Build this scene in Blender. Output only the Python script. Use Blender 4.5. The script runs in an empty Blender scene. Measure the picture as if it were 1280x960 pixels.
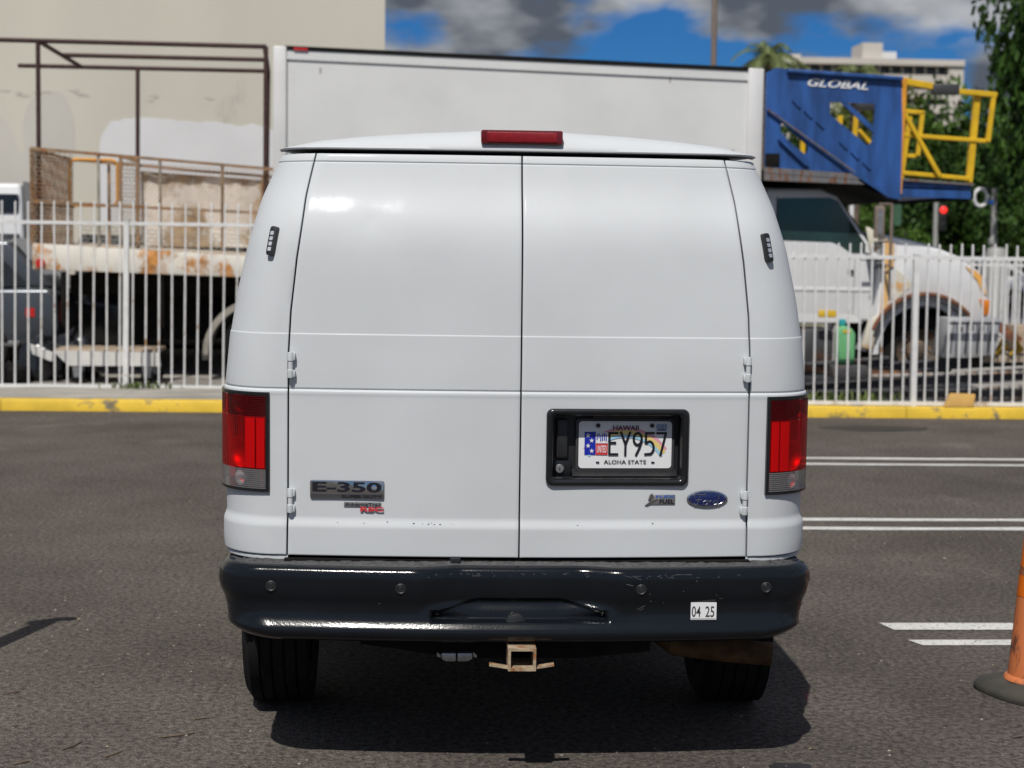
import bpy, bmesh, math, random
import numpy as np
from mathutils import Vector, Matrix, noise
R = math.radians
random.seed(7)
S = bpy.context.scene
C = S.collection

# ------------------------------------------------------------------ camera
cam_d = bpy.data.cameras.new('camera')
cam = bpy.data.objects.new('camera', cam_d); C.objects.link(cam); S.camera = cam
cam_d.sensor_width = 36.0; cam_d.lens = 2000 / 1280 * 36.0
cam_d.clip_start = .05; cam_d.clip_end = 5000
yaw, pitch, roll = R(2.89), R(-5.14), R(.80)
fw = Vector((math.sin(yaw)*math.cos(pitch), math.cos(yaw)*math.cos(pitch), math.sin(pitch)))
r0 = fw.cross(Vector((0, 0, 1))).normalized(); u0 = r0.cross(fw)
rt = r0*math.cos(roll) + u0*math.sin(roll); up = u0*math.cos(roll) - r0*math.sin(roll)
m3 = Matrix((rt, up, -fw)).transposed()
cam.matrix_world = Matrix.Translation((-.304, -5.3, 1.85)) @ m3.to_4x4()
cam_d.dof.use_dof = True; cam_d.dof.focus_distance = 5.45; cam_d.dof.aperture_fstop = 3.6

# ------------------------------------------------------------------ light
SUN = Vector((.2, .69, -1.0)).normalized()
sd = bpy.data.lights.new('sun', 'SUN'); sd.energy = 4.6; sd.angle = R(.5); sd.color = (1.0, .955, .89)
sun = bpy.data.objects.new('sun', sd); C.objects.link(sun)
sun.rotation_euler = SUN.to_track_quat('-Z', 'Y').to_euler()
W = bpy.data.worlds.new('World'); S.world = W; W.use_nodes = True
nt = W.node_tree; nt.nodes.clear()
def N(nt, t, **k):
    n = nt.nodes.new(t)
    for a, b in k.items(): setattr(n, a, b)
    return n
L = nt.links.new
sky = N(nt, 'ShaderNodeTexSky', sky_type='NISHITA', sun_disc=False)
sky.sun_elevation = math.asin(-SUN.z); sky.sun_rotation = math.atan2(-SUN.x, -SUN.y)
sky.air_density = 1.0; sky.dust_density = .1; sky.ozone_density = 2.0
geo = N(nt, 'ShaderNodeTexCoord')
mp = N(nt, 'ShaderNodeMapping'); mp.inputs['Scale'].default_value = (1, 1, 2.1); mp.inputs['Location'].default_value = (5.29, 7.94, 2.54)
L(geo.outputs['Generated'], mp.inputs['Vector'])
n1 = N(nt, 'ShaderNodeTexNoise'); n1.inputs['Scale'].default_value = 11; n1.inputs['Detail'].default_value = 6; n1.inputs['Roughness'].default_value = .47
L(mp.outputs[0], n1.inputs['Vector'])
cr = N(nt, 'ShaderNodeValToRGB'); cr.color_ramp.elements[0].position = .41; cr.color_ramp.elements[1].position = .52
L(n1.outputs['Fac'], cr.inputs['Fac'])
n2 = N(nt, 'ShaderNodeTexNoise'); n2.inputs['Scale'].default_value = 13; n2.inputs['Detail'].default_value = 4; n2.inputs['Roughness'].default_value = .45
mp2 = N(nt, 'ShaderNodeMapping'); mp2.inputs['Scale'].default_value = (1, 1, 2.1); mp2.inputs['Location'].default_value = (1.2, 4.3, .3)
L(geo.outputs['Generated'], mp2.inputs['Vector']); L(mp2.outputs[0], n2.inputs['Vector'])
cc = N(nt, 'ShaderNodeValToRGB')
cc.color_ramp.elements[0].position = .38; cc.color_ramp.elements[0].color = (2.3, 2.7, 3.4, 1)
cc.color_ramp.elements[1].position = .68; cc.color_ramp.elements[1].color = (14.5, 14.9, 15.5, 1)
L(n2.outputs['Fac'], cc.inputs['Fac'])
hs = N(nt, 'ShaderNodeMix', data_type='RGBA', blend_type='MULTIPLY'); hs.inputs[0].default_value = 1; hs.inputs[7].default_value = (.22, .70, 1.42, 1)
L(sky.outputs[0], hs.inputs[6])
mx = N(nt, 'ShaderNodeMix', data_type='RGBA')
L(cr.outputs[0], mx.inputs[0]); L(hs.outputs[2], mx.inputs[6]); L(cc.outputs[0], mx.inputs[7])
bg = N(nt, 'ShaderNodeBackground'); bg.inputs['Strength'].default_value = .05
L(mx.outputs[2], bg.inputs['Color'])
wo = N(nt, 'ShaderNodeOutputWorld'); L(bg.outputs[0], wo.inputs['Surface'])
S.view_settings.view_transform = 'Standard'; S.view_settings.look = 'None'
S.view_settings.exposure = -.32; S.view_settings.gamma = 1.0
S.render.engine = 'CYCLES'
S.cycles.use_denoising = True; S.cycles.max_bounces = 6; S.cycles.diffuse_bounces = 2
S.cycles.transparent_max_bounces = 16; S.cycles.sample_clamp_indirect = 4.0
S.cycles.caustics_reflective = False; S.cycles.caustics_refractive = False

# ------------------------------------------------------------------ materials
def mat(name, col, rough=.5, metal=0, var=.12, vs=6, bump=0, bs=60, coat=0, rust=None, spec=.5, col2=None, vstr=(1, 1, 1)):
    """principled material; colour varied by noise, optional second colour / rust patches, fine bump"""
    m = bpy.data.materials.new(name); m.use_nodes = True
    t = m.node_tree; b = t.nodes['Principled BSDF']; l = t.links.new
    b.inputs['Roughness'].default_value = rough; b.inputs['Metallic'].default_value = metal
    b.inputs['Coat Weight'].default_value = coat; b.inputs['Coat Roughness'].default_value = .08
    b.inputs['Specular IOR Level'].default_value = spec
    tc = N(t, 'ShaderNodeNewGeometry'); mapn = N(t, 'ShaderNodeMapping'); mapn.inputs['Scale'].default_value = vstr
    l(tc.outputs['Position'], mapn.inputs['Vector'])
    n = N(t, 'ShaderNodeTexNoise'); n.inputs['Scale'].default_value = vs; n.inputs['Detail'].default_value = 6
    l(mapn.outputs[0], n.inputs['Vector'])
    r = N(t, 'ShaderNodeValToRGB')
    c2 = col2 or tuple(c*(1-var) for c in col)
    c1 = tuple(min(1, c*(1+var*.6)) for c in col)
    r.color_ramp.elements[0].position = .35; r.color_ramp.elements[0].color = (*c2, 1)
    r.color_ramp.elements[1].position = .65; r.color_ramp.elements[1].color = (*c1, 1)
    l(n.outputs['Fac'], r.inputs['Fac'])
    out = r.outputs[0]
    if rust:
        rc, rs, th = rust[:3]
        n3 = N(t, 'ShaderNodeTexNoise'); n3.inputs['Scale'].default_value = rs; n3.inputs['Detail'].default_value = 8; n3.inputs['Roughness'].default_value = .65
        l(mapn.outputs[0], n3.inputs['Vector'])
        rr = N(t, 'ShaderNodeValToRGB'); rr.color_ramp.elements[0].position = th; rr.color_ramp.elements[1].position = th+.09
        l(n3.outputs['Fac'], rr.inputs['Fac'])
        n4 = N(t, 'ShaderNodeTexNoise'); n4.inputs['Scale'].default_value = rs*4; n4.inputs['Detail'].default_value = 5
        l(tc.outputs['Position'], n4.inputs['Vector'])
        r4 = N(t, 'ShaderNodeValToRGB'); r4.color_ramp.elements[0].color = (*[c*.45 for c in rc], 1); r4.color_ramp.elements[1].color = (*rc, 1)
        r4.color_ramp.elements[0].position = .35; r4.color_ramp.elements[1].position = .65
        l(n4.outputs['Fac'], r4.inputs['Fac'])
        mxx = N(t, 'ShaderNodeMix', data_type='RGBA'); l(rr.outputs[0], mxx.inputs[0]); l(out, mxx.inputs[6]); l(r4.outputs[0], mxx.inputs[7])
        out = mxx.outputs[2]
    l(out, b.inputs['Base Color'])
    if bump:
        nb = N(t, 'ShaderNodeTexNoise'); nb.inputs['Scale'].default_value = bs; nb.inputs['Detail'].default_value = 4
        l(tc.outputs['Position'], nb.inputs['Vector'])
        bp = N(t, 'ShaderNodeBump'); bp.inputs['Strength'].default_value = bump; bp.inputs['Distance'].default_value = .01
        l(nb.outputs['Fac'], bp.inputs['Height']); l(bp.outputs[0], b.inputs['Normal'])
    return m

M = {}
M['van'] = mat('van_white_paint', (.60, .627, .645), .6, 0, .055, 1.6, .012, 14, .22, spec=.25)
M['van'].node_tree.nodes['Principled BSDF'].inputs['Coat Roughness'].default_value = .15
t_ = M['van'].node_tree; b_ = t_.nodes['Principled BSDF']; g_ = N(t_, 'ShaderNodeNewGeometry'); mpp = N(t_, 'ShaderNodeMapping'); mpp.inputs['Scale'].default_value = (48, 6, 14)
nn_ = N(t_, 'ShaderNodeTexNoise'); nn_.inputs['Scale'].default_value = 1; nn_.inputs['Detail'].default_value = 7; nn_.inputs['Roughness'].default_value = .7
mr_ = N(t_, 'ShaderNodeMapRange'); mr_.inputs['From Min'].default_value = .35; mr_.inputs['From Max'].default_value = .7; mr_.inputs['To Min'].default_value = .012; mr_.inputs['To Max'].default_value = .045
t_.links.new(g_.outputs['Position'], mpp.inputs['Vector']); t_.links.new(mpp.outputs[0], nn_.inputs['Vector']); t_.links.new(nn_.outputs['Fac'], mr_.inputs['Value']); t_.links.new(mr_.outputs[0], b_.inputs['Coat Weight'])
M['blackplastic'] = mat('black_plastic', (.018, .019, .021), .42, 0, .2, 20, .1, 300)
M['blackgloss'] = mat('black_gloss', (.012, .013, .015), .22, 0, .2, 20)
M['rubber'] = mat('tyre_rubber', (.014, .014, .014), .85, 0, .25, 12, .2, 120, spec=.15)
M['gap'] = mat('dark_void', (.008, .008, .01), .8)
M['chrome'] = mat('chrome', (.62, .63, .65), .12, 1, .05)
M['silver'] = mat('silver_reflector', (.88, .88, .89), .52, 1, .05)
M['steel'] = mat('galvanised_steel', (.42, .42, .42), .45, .9, .2, 30)
M['underbody'] = mat('underbody', (.014, .013, .012), .9, 0, .3, 10, spec=.1)
M['exhaust'] = mat('rusty_exhaust', (.12, .07, .035), .8, .1, .4, 14, spec=.2)
M['hitch'] = mat('rusty_hitch_steel', (.46, .36, .24), .7, .2, .3, 40, rust=((.42, .16, .05), 25, .52))
M['white'] = mat('white_print', (.8, .81, .82), .4, 0, .03)
M['white_paint'] = mat('white_fence_paint', (.76, .76, .75), .45, 0, .08, 9, rust=((.42, .24, .11), 3.5, .61))
M['blackprint'] = mat('black_print', (.012, .012, .02), .4)
M['red_print'] = mat('red_print', (.62, .05, .06), .4)
M['blue_print'] = mat('blue_print', (.01, .025, .38), .4)
M['pale_blue'] = mat('pale_blue_print', (.45, .55, .80), .4)
M['pink'] = mat('rainbow_pink', (.75, .35, .42), .4, 0, .03)
M['yellowp'] = mat('rainbow_yellow', (.80, .62, .22), .4, 0, .03)
M['bluep'] = mat('rainbow_blue', (.35, .62, .80), .4, 0, .03)
M['ford'] = mat('emblem_blue', (.008, .018, .10), .15, 0, .05, 5, 0, 10, .8)
M['wall'] = mat('cream_wall', (.60, .568, .485), .85, 0, .05, .5, .08, 25, rust=((.50, .47, .42), .32, .60), vstr=(1, 1, .55))
M['patch'] = mat('white_wall_paint', (.70, .70, .70), .8, 0, .04, 1)
M['cyard'] = mat('yard_concrete', (.33, .31, .28), .9, 0, .25, 1.2, .2, 30)
M['walk'] = mat('pavement_concrete', (.36, .34, .30), .9, 0, .3, 2.5, .3, 30, vstr=(.6, 2.2, 1))
M['yellow_kerb'] = mat('yellow_kerb_paint', (.78, .52, .04), .65, 0, .15, 4, .2, 40, rust=((.20, .17, .12), 4, .56))
M['boxwhite'] = mat('truck_white', (.70, .71, .705), .5, 0, .05, 1.5, rust=((.45, .40, .33), 2.2, .70))
M['boxpost'] = mat('aluminium_post', (.70, .70, .69), .4, .1, .06, 3)
M['blue'] = mat('weathered_blue', (.02, .085, .29), .5, 0, .35, 3.2, 0, 10, .1, rust=((.10, .13, .17), 4.5, .66), vstr=(2.5, 2.5, .5))
M['bluerust'] = mat('rusted_blue_edge', (.18, .18, .19), .8, 0, .3, 5, rust=((.22, .11, .06), 5, .48), vstr=(2, 2, .6))
M['yellow'] = mat('yellow_rail_paint', (.74, .46, .015), .45, 0, .12, 7, rust=((.45, .22, .03), 5, .66))
M['orange_edge'] = mat('orange_edge_paint', (.78, .34, .03), .5, 0, .15, 6)
M['cab'] = mat('cab_white', (.72, .725, .73), .35, 0, .05, 2, 0, 10, .4)
M['cabworn'] = mat('worn_cab_paint', (.70, .66, .55), .5, 0, .08, 2, rust=((.70, .36, .08), 2.8, .55))
M['primer'] = mat('orange_primer', (.74, .38, .09), .6, 0, .2, 5, col2=(.74, .55, .30))
M['trimrust'] = mat('rusty_trim', (.20, .08, .04), .7, 0, .4, 8, rust=((.48, .25, .06), 5, .55))
M['glass'] = mat('dark_glass', (.022, .045, .042), .08, 0, .3, 1.5, 0, 10, .5)
M['glassdk'] = mat('tinted_glass', (.012, .016, .02), .08, 0, .2)
M['amber'] = mat('amber_lens', (.75, .22, .02), .25)
M['rustdark'] = mat('dark_rusty_pipe', (.055, .025, .022), .7, 0, .3, 10)
M['meshrust'] = mat('rusty_mesh', (.30, .20, .12), .8, .1, .3, 6, rust=((.40, .19, .07), 5, .5))
M['meshgrey'] = mat('grey_mesh', (.36, .33, .27), .8, .1, .3, 6)
M['bed'] = mat('rusty_white_bed', (.72, .69, .62), .6, 0, .08, 3, rust=((.66, .29, .07), 2.6, .49), vstr=(1, 1, .8))
M['sheet'] = mat('stained_sheet', (.70, .65, .59), .85, 0, .15, 2, rust=((.42, .30, .18), 1.6, .46))
M['greycar'] = mat('grey_car_paint', (.075, .085, .10), .3, .4, .06, 2, 0, 10, .6)
M['suv'] = mat('white_car_paint', (.74, .75, .76), .3, 0, .03, 2, 0, 10, .6)
M['blackcar'] = mat('black_car_paint', (.01, .011, .013), .3, 0, .1, 2, 0, 10, .5)
M['redlens'] = mat('red_lens_plain', (.55, .02, .015), .2, 0, .1, 5, 0, 10, .5)
M['brakered'] = mat('brake_housing_red', (.14, .006, .010), .3, 0, .1, 5, 0, 10, .3)
M['brakered2'] = mat('brake_lens_red', (.26, .008, .014), .3, 0, .15, 60, .2, 400)
M['rimdirty'] = mat('dirty_rim', (.13, .11, .09), .7, .2, .4, 8, rust=((.30, .17, .09), 6, .5))
M['wood'] = mat('weathered_wood', (.42, .33, .24), .85, 0, .25, 3, .2, 40, vstr=(1, 6, 6))
M['cartwhite'] = mat('chipped_white_board', (.66, .65, .62), .7, 0, .15, 4, rust=((.36, .28, .2), 5, .6))
M['bag'] = mat('black_plastic_bag', (.015, .017, .022), .25, 0, .2, 6)
M['beam'] = mat('old_steel_beam', (.085, .085, .09), .6, .3, .3, 4, .2, 30, rust=((.15, .09, .06), 3, .55))
M['beamlight'] = mat('pale_steel_bar', (.50, .47, .43), .6, .2, .3, 5, rust=((.36, .20, .11), 4, .5))
M['greybox'] = mat('grey_cabinet', (.42, .43, .45), .5, .2, .1, 3)
M['green'] = mat('green_jug', (.16, .46, .20), .4, 0, .08, 5)
M['teal'] = mat('teal_cap', (.03, .40, .42), .4)
M['yellowtag'] = mat('yellow_tag', (.72, .46, .03), .5)
M['tan'] = mat('tan_board', (.60, .36, .10), .7, 0, .12, 6)
M['orange'] = mat('faded_orange_plastic', (.66, .20, .07), .55, 0, .12, 5, .05, 60, rust=((.27, .10, .06), 8, .50), vstr=(1, 1, .5))
M['orange2'] = mat('bright_orange_plastic', (.80, .17, .01), .45, 0, .08, 5)
M['conedark'] = mat('scuffed_band', (.34, .12, .05), .7, 0, .3, 14)
M['conebase'] = mat('black_rubber_base', (.055, .052, .042), .85, 0, .25, 9, .3, 70)
M['bark'] = mat('bark', (.16, .12, .085), .9, 0, .3, 5, .3, 20)
M['leaf'] = mat('leaf_green', (.060, .120, .016), .6, 0, .5, .9, spec=.2)
M['leaf2'] = mat('leaf_olive', (.115, .14, .028), .6, 0, .5, .8, spec=.2)
M['leafdk'] = mat('leaf_dark', (.032, .074, .012), .55, 0, .5, .9, spec=.2)
M['palm'] = mat('palm_leaf', (.17, .21, .07), .5, 0, .4, 2)
M['grass'] = mat('dry_grass', (.17, .16, .06), .9, 0, .35, 2)
M['weed'] = mat('weed_green', (.10, .14, .03), .7, 0, .4, 8)
M['hotel'] = mat('hotel_concrete', (.62, .575, .52), .8, 0, .05, .1)
M['hotelglass'] = mat('hotel_window', (.10, .12, .14), .3, 0, .4, .6)
M['pole'] = mat('grey_pole', (.42, .42, .40), .6, .2, .1, 3)
M['polebrown'] = mat('brown_pole', (.22, .17, .14), .7)
M['hill'] = mat('hill_soil', (.07, .075, .03), .95, 0, .5, .3)
M['road'] = mat('road_asphalt', (.13, .125, .13), .9, 0, .15, .6)
M['signgreen'] = mat('sign_green', (.05, .12, .07), .5)
M['signblue'] = mat('sign_blue', (.02, .12, .55), .4)
M['caution'] = mat('grey_vinyl', (.05, .05, .055), .5)

def lens_mat(name, col, bs):
    m = bpy.data.materials.new(name); m.use_nodes = True
    t = m.node_tree; t.nodes.clear(); l = t.links.new
    tr = N(t, 'ShaderNodeBsdfTransparent'); tr.inputs['Color'].default_value = (*col, 1)
    g = N(t, 'ShaderNodeBsdfPrincipled'); g.inputs['Base Color'].default_value = (*[c*.55 for c in col], 1); g.inputs['Roughness'].default_value = .12
    mm = N(t, 'ShaderNodeMixShader'); mm.inputs[0].default_value = .34
    gp = N(t, 'ShaderNodeNewGeometry')
    sx = N(t, 'ShaderNodeSeparateXYZ'); l(gp.outputs['Position'], sx.inputs[0])
    def saw(o):
        a = N(t, 'ShaderNodeMath', operation='MULTIPLY'); a.inputs[1].default_value = bs; l(o, a.inputs[0])
        b = N(t, 'ShaderNodeMath', operation='SINE'); l(a.outputs[0], b.inputs[0]); return b
    a, b = saw(sx.outputs['X']), saw(sx.outputs['Z'])
    ad = N(t, 'ShaderNodeMath', operation='ADD'); l(a.outputs[0], ad.inputs[0]); l(b.outputs[0], ad.inputs[1])
    bp = N(t, 'ShaderNodeBump'); bp.inputs['Strength'].default_value = .5; bp.inputs['Distance'].default_value = .002
    l(ad.outputs[0], bp.inputs['Height']); l(bp.outputs[0], g.inputs['Normal'])
    l(tr.outputs[0], mm.inputs[1]); l(g.outputs[0], mm.inputs[2])
    o = N(t, 'ShaderNodeOutputMaterial'); l(mm.outputs[0], o.inputs['Surface'])
    return m
M['lampback'] = mat('lamp_housing', (.55, .55, .56), .5, .6, .2, 90, .4, 200)
M['lensdark'] = lens_mat('dark_red_lens', (.30, .004, .006), 900)
M['lensred'] = lens_mat('red_lens', (.78, .005, .006), 900)
M['lensplain'] = mat('red_reflector_strip', (.50, .002, .003), .3, 0, .05, 5, 0, 10, 0, spec=.2)
M['lensclear'] = lens_mat('clear_lens', (.62, .62, .62), 900)

def asphalt():
    m = bpy.data.materials.new('asphalt'); m.use_nodes = True
    t = m.node_tree; b = t.nodes['Principled BSDF']; l = t.links.new
    g = N(t, 'ShaderNodeNewGeometry')
    def noise_(s, d, rough=.6):
        n = N(t, 'ShaderNodeTexNoise'); n.inputs['Scale'].default_value = s; n.inputs['Detail'].default_value = d; n.inputs['Roughness'].default_value = rough
        l(g.outputs['Position'], n.inputs['Vector']); return n
    a = noise_(.8, 8, .62); f = noise_(38, 6, .7); v = N(t, 'ShaderNodeTexVoronoi'); v.inputs['Scale'].default_value = 110
    l(g.outputs['Position'], v.inputs['Vector'])
    r = N(t, 'ShaderNodeValToRGB'); e = r.color_ramp.elements
    e[0].position = .34; e[0].color = (.088, .078, .070, 1); e[1].position = .68; e[1].color = (.140, .125, .113, 1)
    l(a.outputs['Fac'], r.inputs['Fac'])
    r2 = N(t, 'ShaderNodeValToRGB'); e = r2.color_ramp.elements
    e[0].position = .36; e[0].color = (.42, .42, .42, 1); e[1].position = .64; e[1].color = (1.5, 1.47, 1.43, 1)
    l(f.outputs['Fac'], r2.inputs['Fac'])
    mu = N(t, 'ShaderNodeMix', data_type='RGBA', blend_type='MULTIPLY'); mu.inputs[0].default_value = 1
    l(r.outputs[0], mu.inputs[6]); l(r2.outputs[0], mu.inputs[7])
    # pale aggregate flecks
    sp = N(t, 'ShaderNodeSeparateColor'); l(v.outputs['Color'], sp.inputs[0])
    th = N(t, 'ShaderNodeMath', operation='GREATER_THAN'); th.inputs[1].default_value = .955; l(sp.outputs[0], th.inputs[0])
    ds = N(t, 'ShaderNodeMath', operation='LESS_THAN'); ds.inputs[1].default_value = .36; l(v.outputs['Distance'], ds.inputs[0])
    mm = N(t, 'ShaderNodeMath', operation='MULTIPLY'); l(th.outputs[0], mm.inputs[0]); l(ds.outputs[0], mm.inputs[1])
    m2 = N(t, 'ShaderNodeMix', data_type='RGBA'); m2.inputs[7].default_value = (.24, .22, .19, 1); l(mm.outputs[0], m2.inputs[0]); l(mu.outputs[2], m2.inputs[6])
    lo = noise_(.22, 3); rl_ = N(t, 'ShaderNodeValToRGB'); e = rl_.color_ramp.elements; e[0].position = .38; e[0].color = (.95, .95, .96, 1); e[1].position = .62; e[1].color = (1.12, 1.11, 1.09, 1); l(lo.outputs['Fac'], rl_.inputs['Fac'])
    ml = N(t, 'ShaderNodeMix', data_type='RGBA', blend_type='MULTIPLY'); ml.inputs[0].default_value = 1; l(m2.outputs[2], ml.inputs[6]); l(rl_.outputs[0], ml.inputs[7])
    # dark oil stains
    st = noise_(.9, 3); rs = N(t, 'ShaderNodeValToRGB'); e = rs.color_ramp.elements
    e[0].position = .66; e[0].color = (1, 1, 1, 1); e[1].position = .74; e[1].color = (.55, .55, .55, 1); q_ = e.new(.30); q_.color = (1.3, 1.28, 1.26, 1); q_ = e.new(.40); q_.color = (1, 1, 1, 1); l(st.outputs['Fac'], rs.inputs['Fac'])
    m3_ = N(t, 'ShaderNodeMix', data_type='RGBA', blend_type='MULTIPLY'); m3_.inputs[0].default_value = 1
    l(ml.outputs[2], m3_.inputs[6]); l(rs.outputs[0], m3_.inputs[7])
    l(m3_.outputs[2], b.inputs['Base Color']); b.inputs['Roughness'].default_value = .88
    b.inputs['Specular IOR Level'].default_value = .12
    bp = N(t, 'ShaderNodeBump'); bp.inputs['Strength'].default_value = .8; bp.inputs['Distance'].default_value = .008
    ad = N(t, 'ShaderNodeMath', operation='ADD'); l(f.outputs['Fac'], ad.inputs[0]); l(v.outputs['Distance'], ad.inputs[1])
    l(ad.outputs[0], bp.inputs['Height']); l(bp.outputs[0], b.inputs['Normal'])
    return m
M['asphalt'] = asphalt()
def line_paint():
    m = mat('worn_white_line', (.66, .65, .62), .75, 0, .1, 8, .3, 90)
    t = m.node_tree; l = t.links.new; b = t.nodes['Principled BSDF']
    g = N(t, 'ShaderNodeNewGeometry'); n = N(t, 'ShaderNodeTexNoise'); n.inputs['Scale'].default_value = 55; n.inputs['Detail'].default_value = 5; n.inputs['Roughness'].default_value = .7
    l(g.outputs['Position'], n.inputs['Vector'])
    r = N(t, 'ShaderNodeValToRGB'); r.color_ramp.elements[0].position = .37; r.color_ramp.elements[1].position = .43
    l(n.outputs['Fac'], r.inputs['Fac'])
    src = b.inputs['Base Color'].links[0].from_socket
    mx = N(t, 'ShaderNodeMix', data_type='RGBA'); mx.inputs[6].default_value = (.09, .083, .078, 1)
    l(r.outputs[0], mx.inputs[0]); l(src, mx.inputs[7]); l(mx.outputs[2], b.inputs['Base Color'])
    return m
M['line'] = line_paint()

# ------------------------------------------------------------------ object helpers
def sharp(me, ang=35):
    bm = bmesh.new(); bm.from_mesh(me)
    bmesh.ops.recalc_face_normals(bm, faces=bm.faces)
    for f in bm.faces: f.smooth = True
    a = R(ang)
    for e in bm.edges:
        if len(e.link_faces) == 2 and e.calc_face_angle(0) > a: e.smooth = False
    bm.to_mesh(me); bm.free()

def tag(o, label=None, cat=None, group=None, kind=None):
    if label: o['label'] = label
    if cat: o['category'] = cat
    if group: o['group'] = group
    if kind: o['kind'] = kind
    return o

def adopt(o, parent):
    if parent is not None:
        o.parent = parent
        root = Matrix.Identity(4); p = parent; ch = []
        while p is not None: ch.append(p); p = p.parent
        for p in reversed(ch): root = root @ (p.matrix_parent_inverse @ Matrix.LocRotScale(p.location, p.rotation_euler, p.scale))
        o.matrix_parent_inverse = root.inverted()

def link(name, me, material, parent=None, smooth=35):
    """link a mesh given in world coordinates, its origin moved to its middle"""
    if smooth: sharp(me, smooth)
    n = len(me.vertices); co = np.empty(n*3); me.vertices.foreach_get('co', co); co = co.reshape(-1, 3)
    c = (co.min(0)+co.max(0))/2; me.vertices.foreach_set('co', (co-c).ravel()); me.update()
    if material is not None and not me.materials: me.materials.append(material)
    o = bpy.data.objects.new(name, me); o.location = c; C.objects.link(o)
    adopt(o, parent)
    return o

def thing(name, loc, label, cat, group=None):
    o = bpy.data.objects.new(name, None); C.objects.link(o); o.location = loc; o.empty_display_size = .1
    return tag(o, label, cat, group)

def copy_tree(o, parent=None, off=None):
    c = o.copy(); C.objects.link(c)
    if parent is not None: c.parent = parent
    if off is not None: c.location = Vector(o.location) + Vector(off)
    for ch in [k for k in o.children]: copy_tree(ch, c)
    return c

class MB:
    def __init__(s): s.v = []; s.f = []
    def add(s, vs, fs):
        b = len(s.v); s.v += [tuple(v) for v in vs]; s.f += [tuple(i+b for i in f) for f in fs]; return s
    def box(s, x0, x1, y0, y1, z0, z1):
        return s.add([(x0,y0,z0),(x1,y0,z0),(x1,y1,z0),(x0,y1,z0),(x0,y0,z1),(x1,y0,z1),(x1,y1,z1),(x0,y1,z1)],
                     [(0,3,2,1),(4,5,6,7),(0,1,5,4),(1,2,6,5),(2,3,7,6),(3,0,4,7)])
    def beam(s, a, b, w, h=None, upv=(0,0,1)):
        a, b = Vector(a), Vector(b); h = h or w; d = (b-a).normalized(); u = Vector(upv)
        if abs(d.dot(u)) > .95: u = Vector((0,1,0))
        r = d.cross(u).normalized(); u = r.cross(d).normalized()
        vs = [p + r*sx*w/2 + u*sz*h/2 for p in (a, b) for sx, sz in ((-1,-1),(1,-1),(1,1),(-1,1))]
        return s.add(vs, [(3,2,1,0),(4,5,6,7),(0,1,5,4),(1,2,6,5),(2,3,7,6),(3,0,4,7)])
    def tube(s, pts, r, n=10, caps=True):
        pts = [Vector(p) for p in pts]; rs = r if isinstance(r, (list, tuple)) else [r]*len(pts); rings = []
        b0 = len(s.v)
        for i, p in enumerate(pts):
            d = (pts[min(i+1, len(pts)-1)] - pts[max(i-1, 0)]).normalized()
            u = Vector((0,0,1)) if abs(d.z) < .9 else Vector((0,1,0))
            e1 = d.cross(u).normalized(); e2 = d.cross(e1)
            for k in range(n):
                a = 2*math.pi*k/n; s.v.append(tuple(p + e1*math.cos(a)*rs[i] + e2*math.sin(a)*rs[i]))
        for i in range(len(pts)-1):
            for k in range(n):
                s.f.append((b0+i*n+k, b0+i*n+(k+1)%n, b0+(i+1)*n+(k+1)%n, b0+(i+1)*n+k))
        if caps:
            s.f.append(tuple(b0+k for k in reversed(range(n)))); s.f.append(tuple(b0+(len(pts)-1)*n+k for k in range(n)))
        return s
    def lathe(s, prof, c, axis='z', n=32):
        """prof: (radius, along) pairs"""
        b0 = len(s.v)
        for r, h in prof:
            for k in range(n):
                a = 2*math.pi*k/n; p = (r*math.cos(a), r*math.sin(a))
                q = {'z': (p[0], p[1], h), 'y': (p[0], h, p[1]), 'x': (h, p[0], p[1])}[axis]
                s.v.append((c[0]+q[0], c[1]+q[1], c[2]+q[2]))
        for i in range(len(prof)-1):
            for k in range(n): s.f.append((b0+i*n+k, b0+i*n+(k+1)%n, b0+(i+1)*n+(k+1)%n, b0+(i+1)*n+k))
        return s
    def prism(s, poly, y0, y1, axis='y'):
        n = len(poly)
        if axis == 'y': vs = [(a, y0, b) for a, b in poly] + [(a, y1, b) for a, b in poly]
        elif axis == 'x': vs = [(y0, a, b) for a, b in poly] + [(y1, a, b) for a, b in poly]
        else: vs = [(a, b, y0) for a, b in poly] + [(a, b, y1) for a, b in poly]
        return s.add(vs, [tuple(range(n)), tuple(reversed(range(n, 2*n)))] + [(i, (i+1)%n, n+(i+1)%n, n+i) for i in range(n)])
    def mesh(s, name='m', bevel=0, seg=2):
        me = bpy.data.meshes.new(name); me.from_pydata(s.v, [], s.f); me.update()
        if bevel:
            bm = bmesh.new(); bm.from_mesh(me); bmesh.ops.remove_doubles(bm, verts=bm.verts, dist=1e-6)
            bmesh.ops.recalc_face_normals(bm, faces=bm.faces)
            es = [e for e in bm.edges if len(e.link_faces) == 2 and e.calc_face_angle(0) > R(28)]
            bmesh.ops.bevel(bm, geom=es, offset=bevel, segments=seg, affect='EDGES', profile=.5, clamp_overlap=True)
            bm.to_mesh(me); bm.free()
        return me
    def build(s, name, material, parent=None, bevel=0, seg=2, smooth=35, xf=None):
        if xf: s.v = [xf(*v) for v in s.v]
        return link(name, s.mesh(name, bevel, seg), material, parent, smooth)

def to_mesh(curve_data):
    ob = bpy.data.objects.new('tmp', curve_data); C.objects.link(ob)
    dg = bpy.context.evaluated_depsgraph_get()
    me = bpy.data.meshes.new_from_object(ob.evaluated_get(dg))
    bpy.data.objects.remove(ob); me.materials.clear()
    return me

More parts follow.
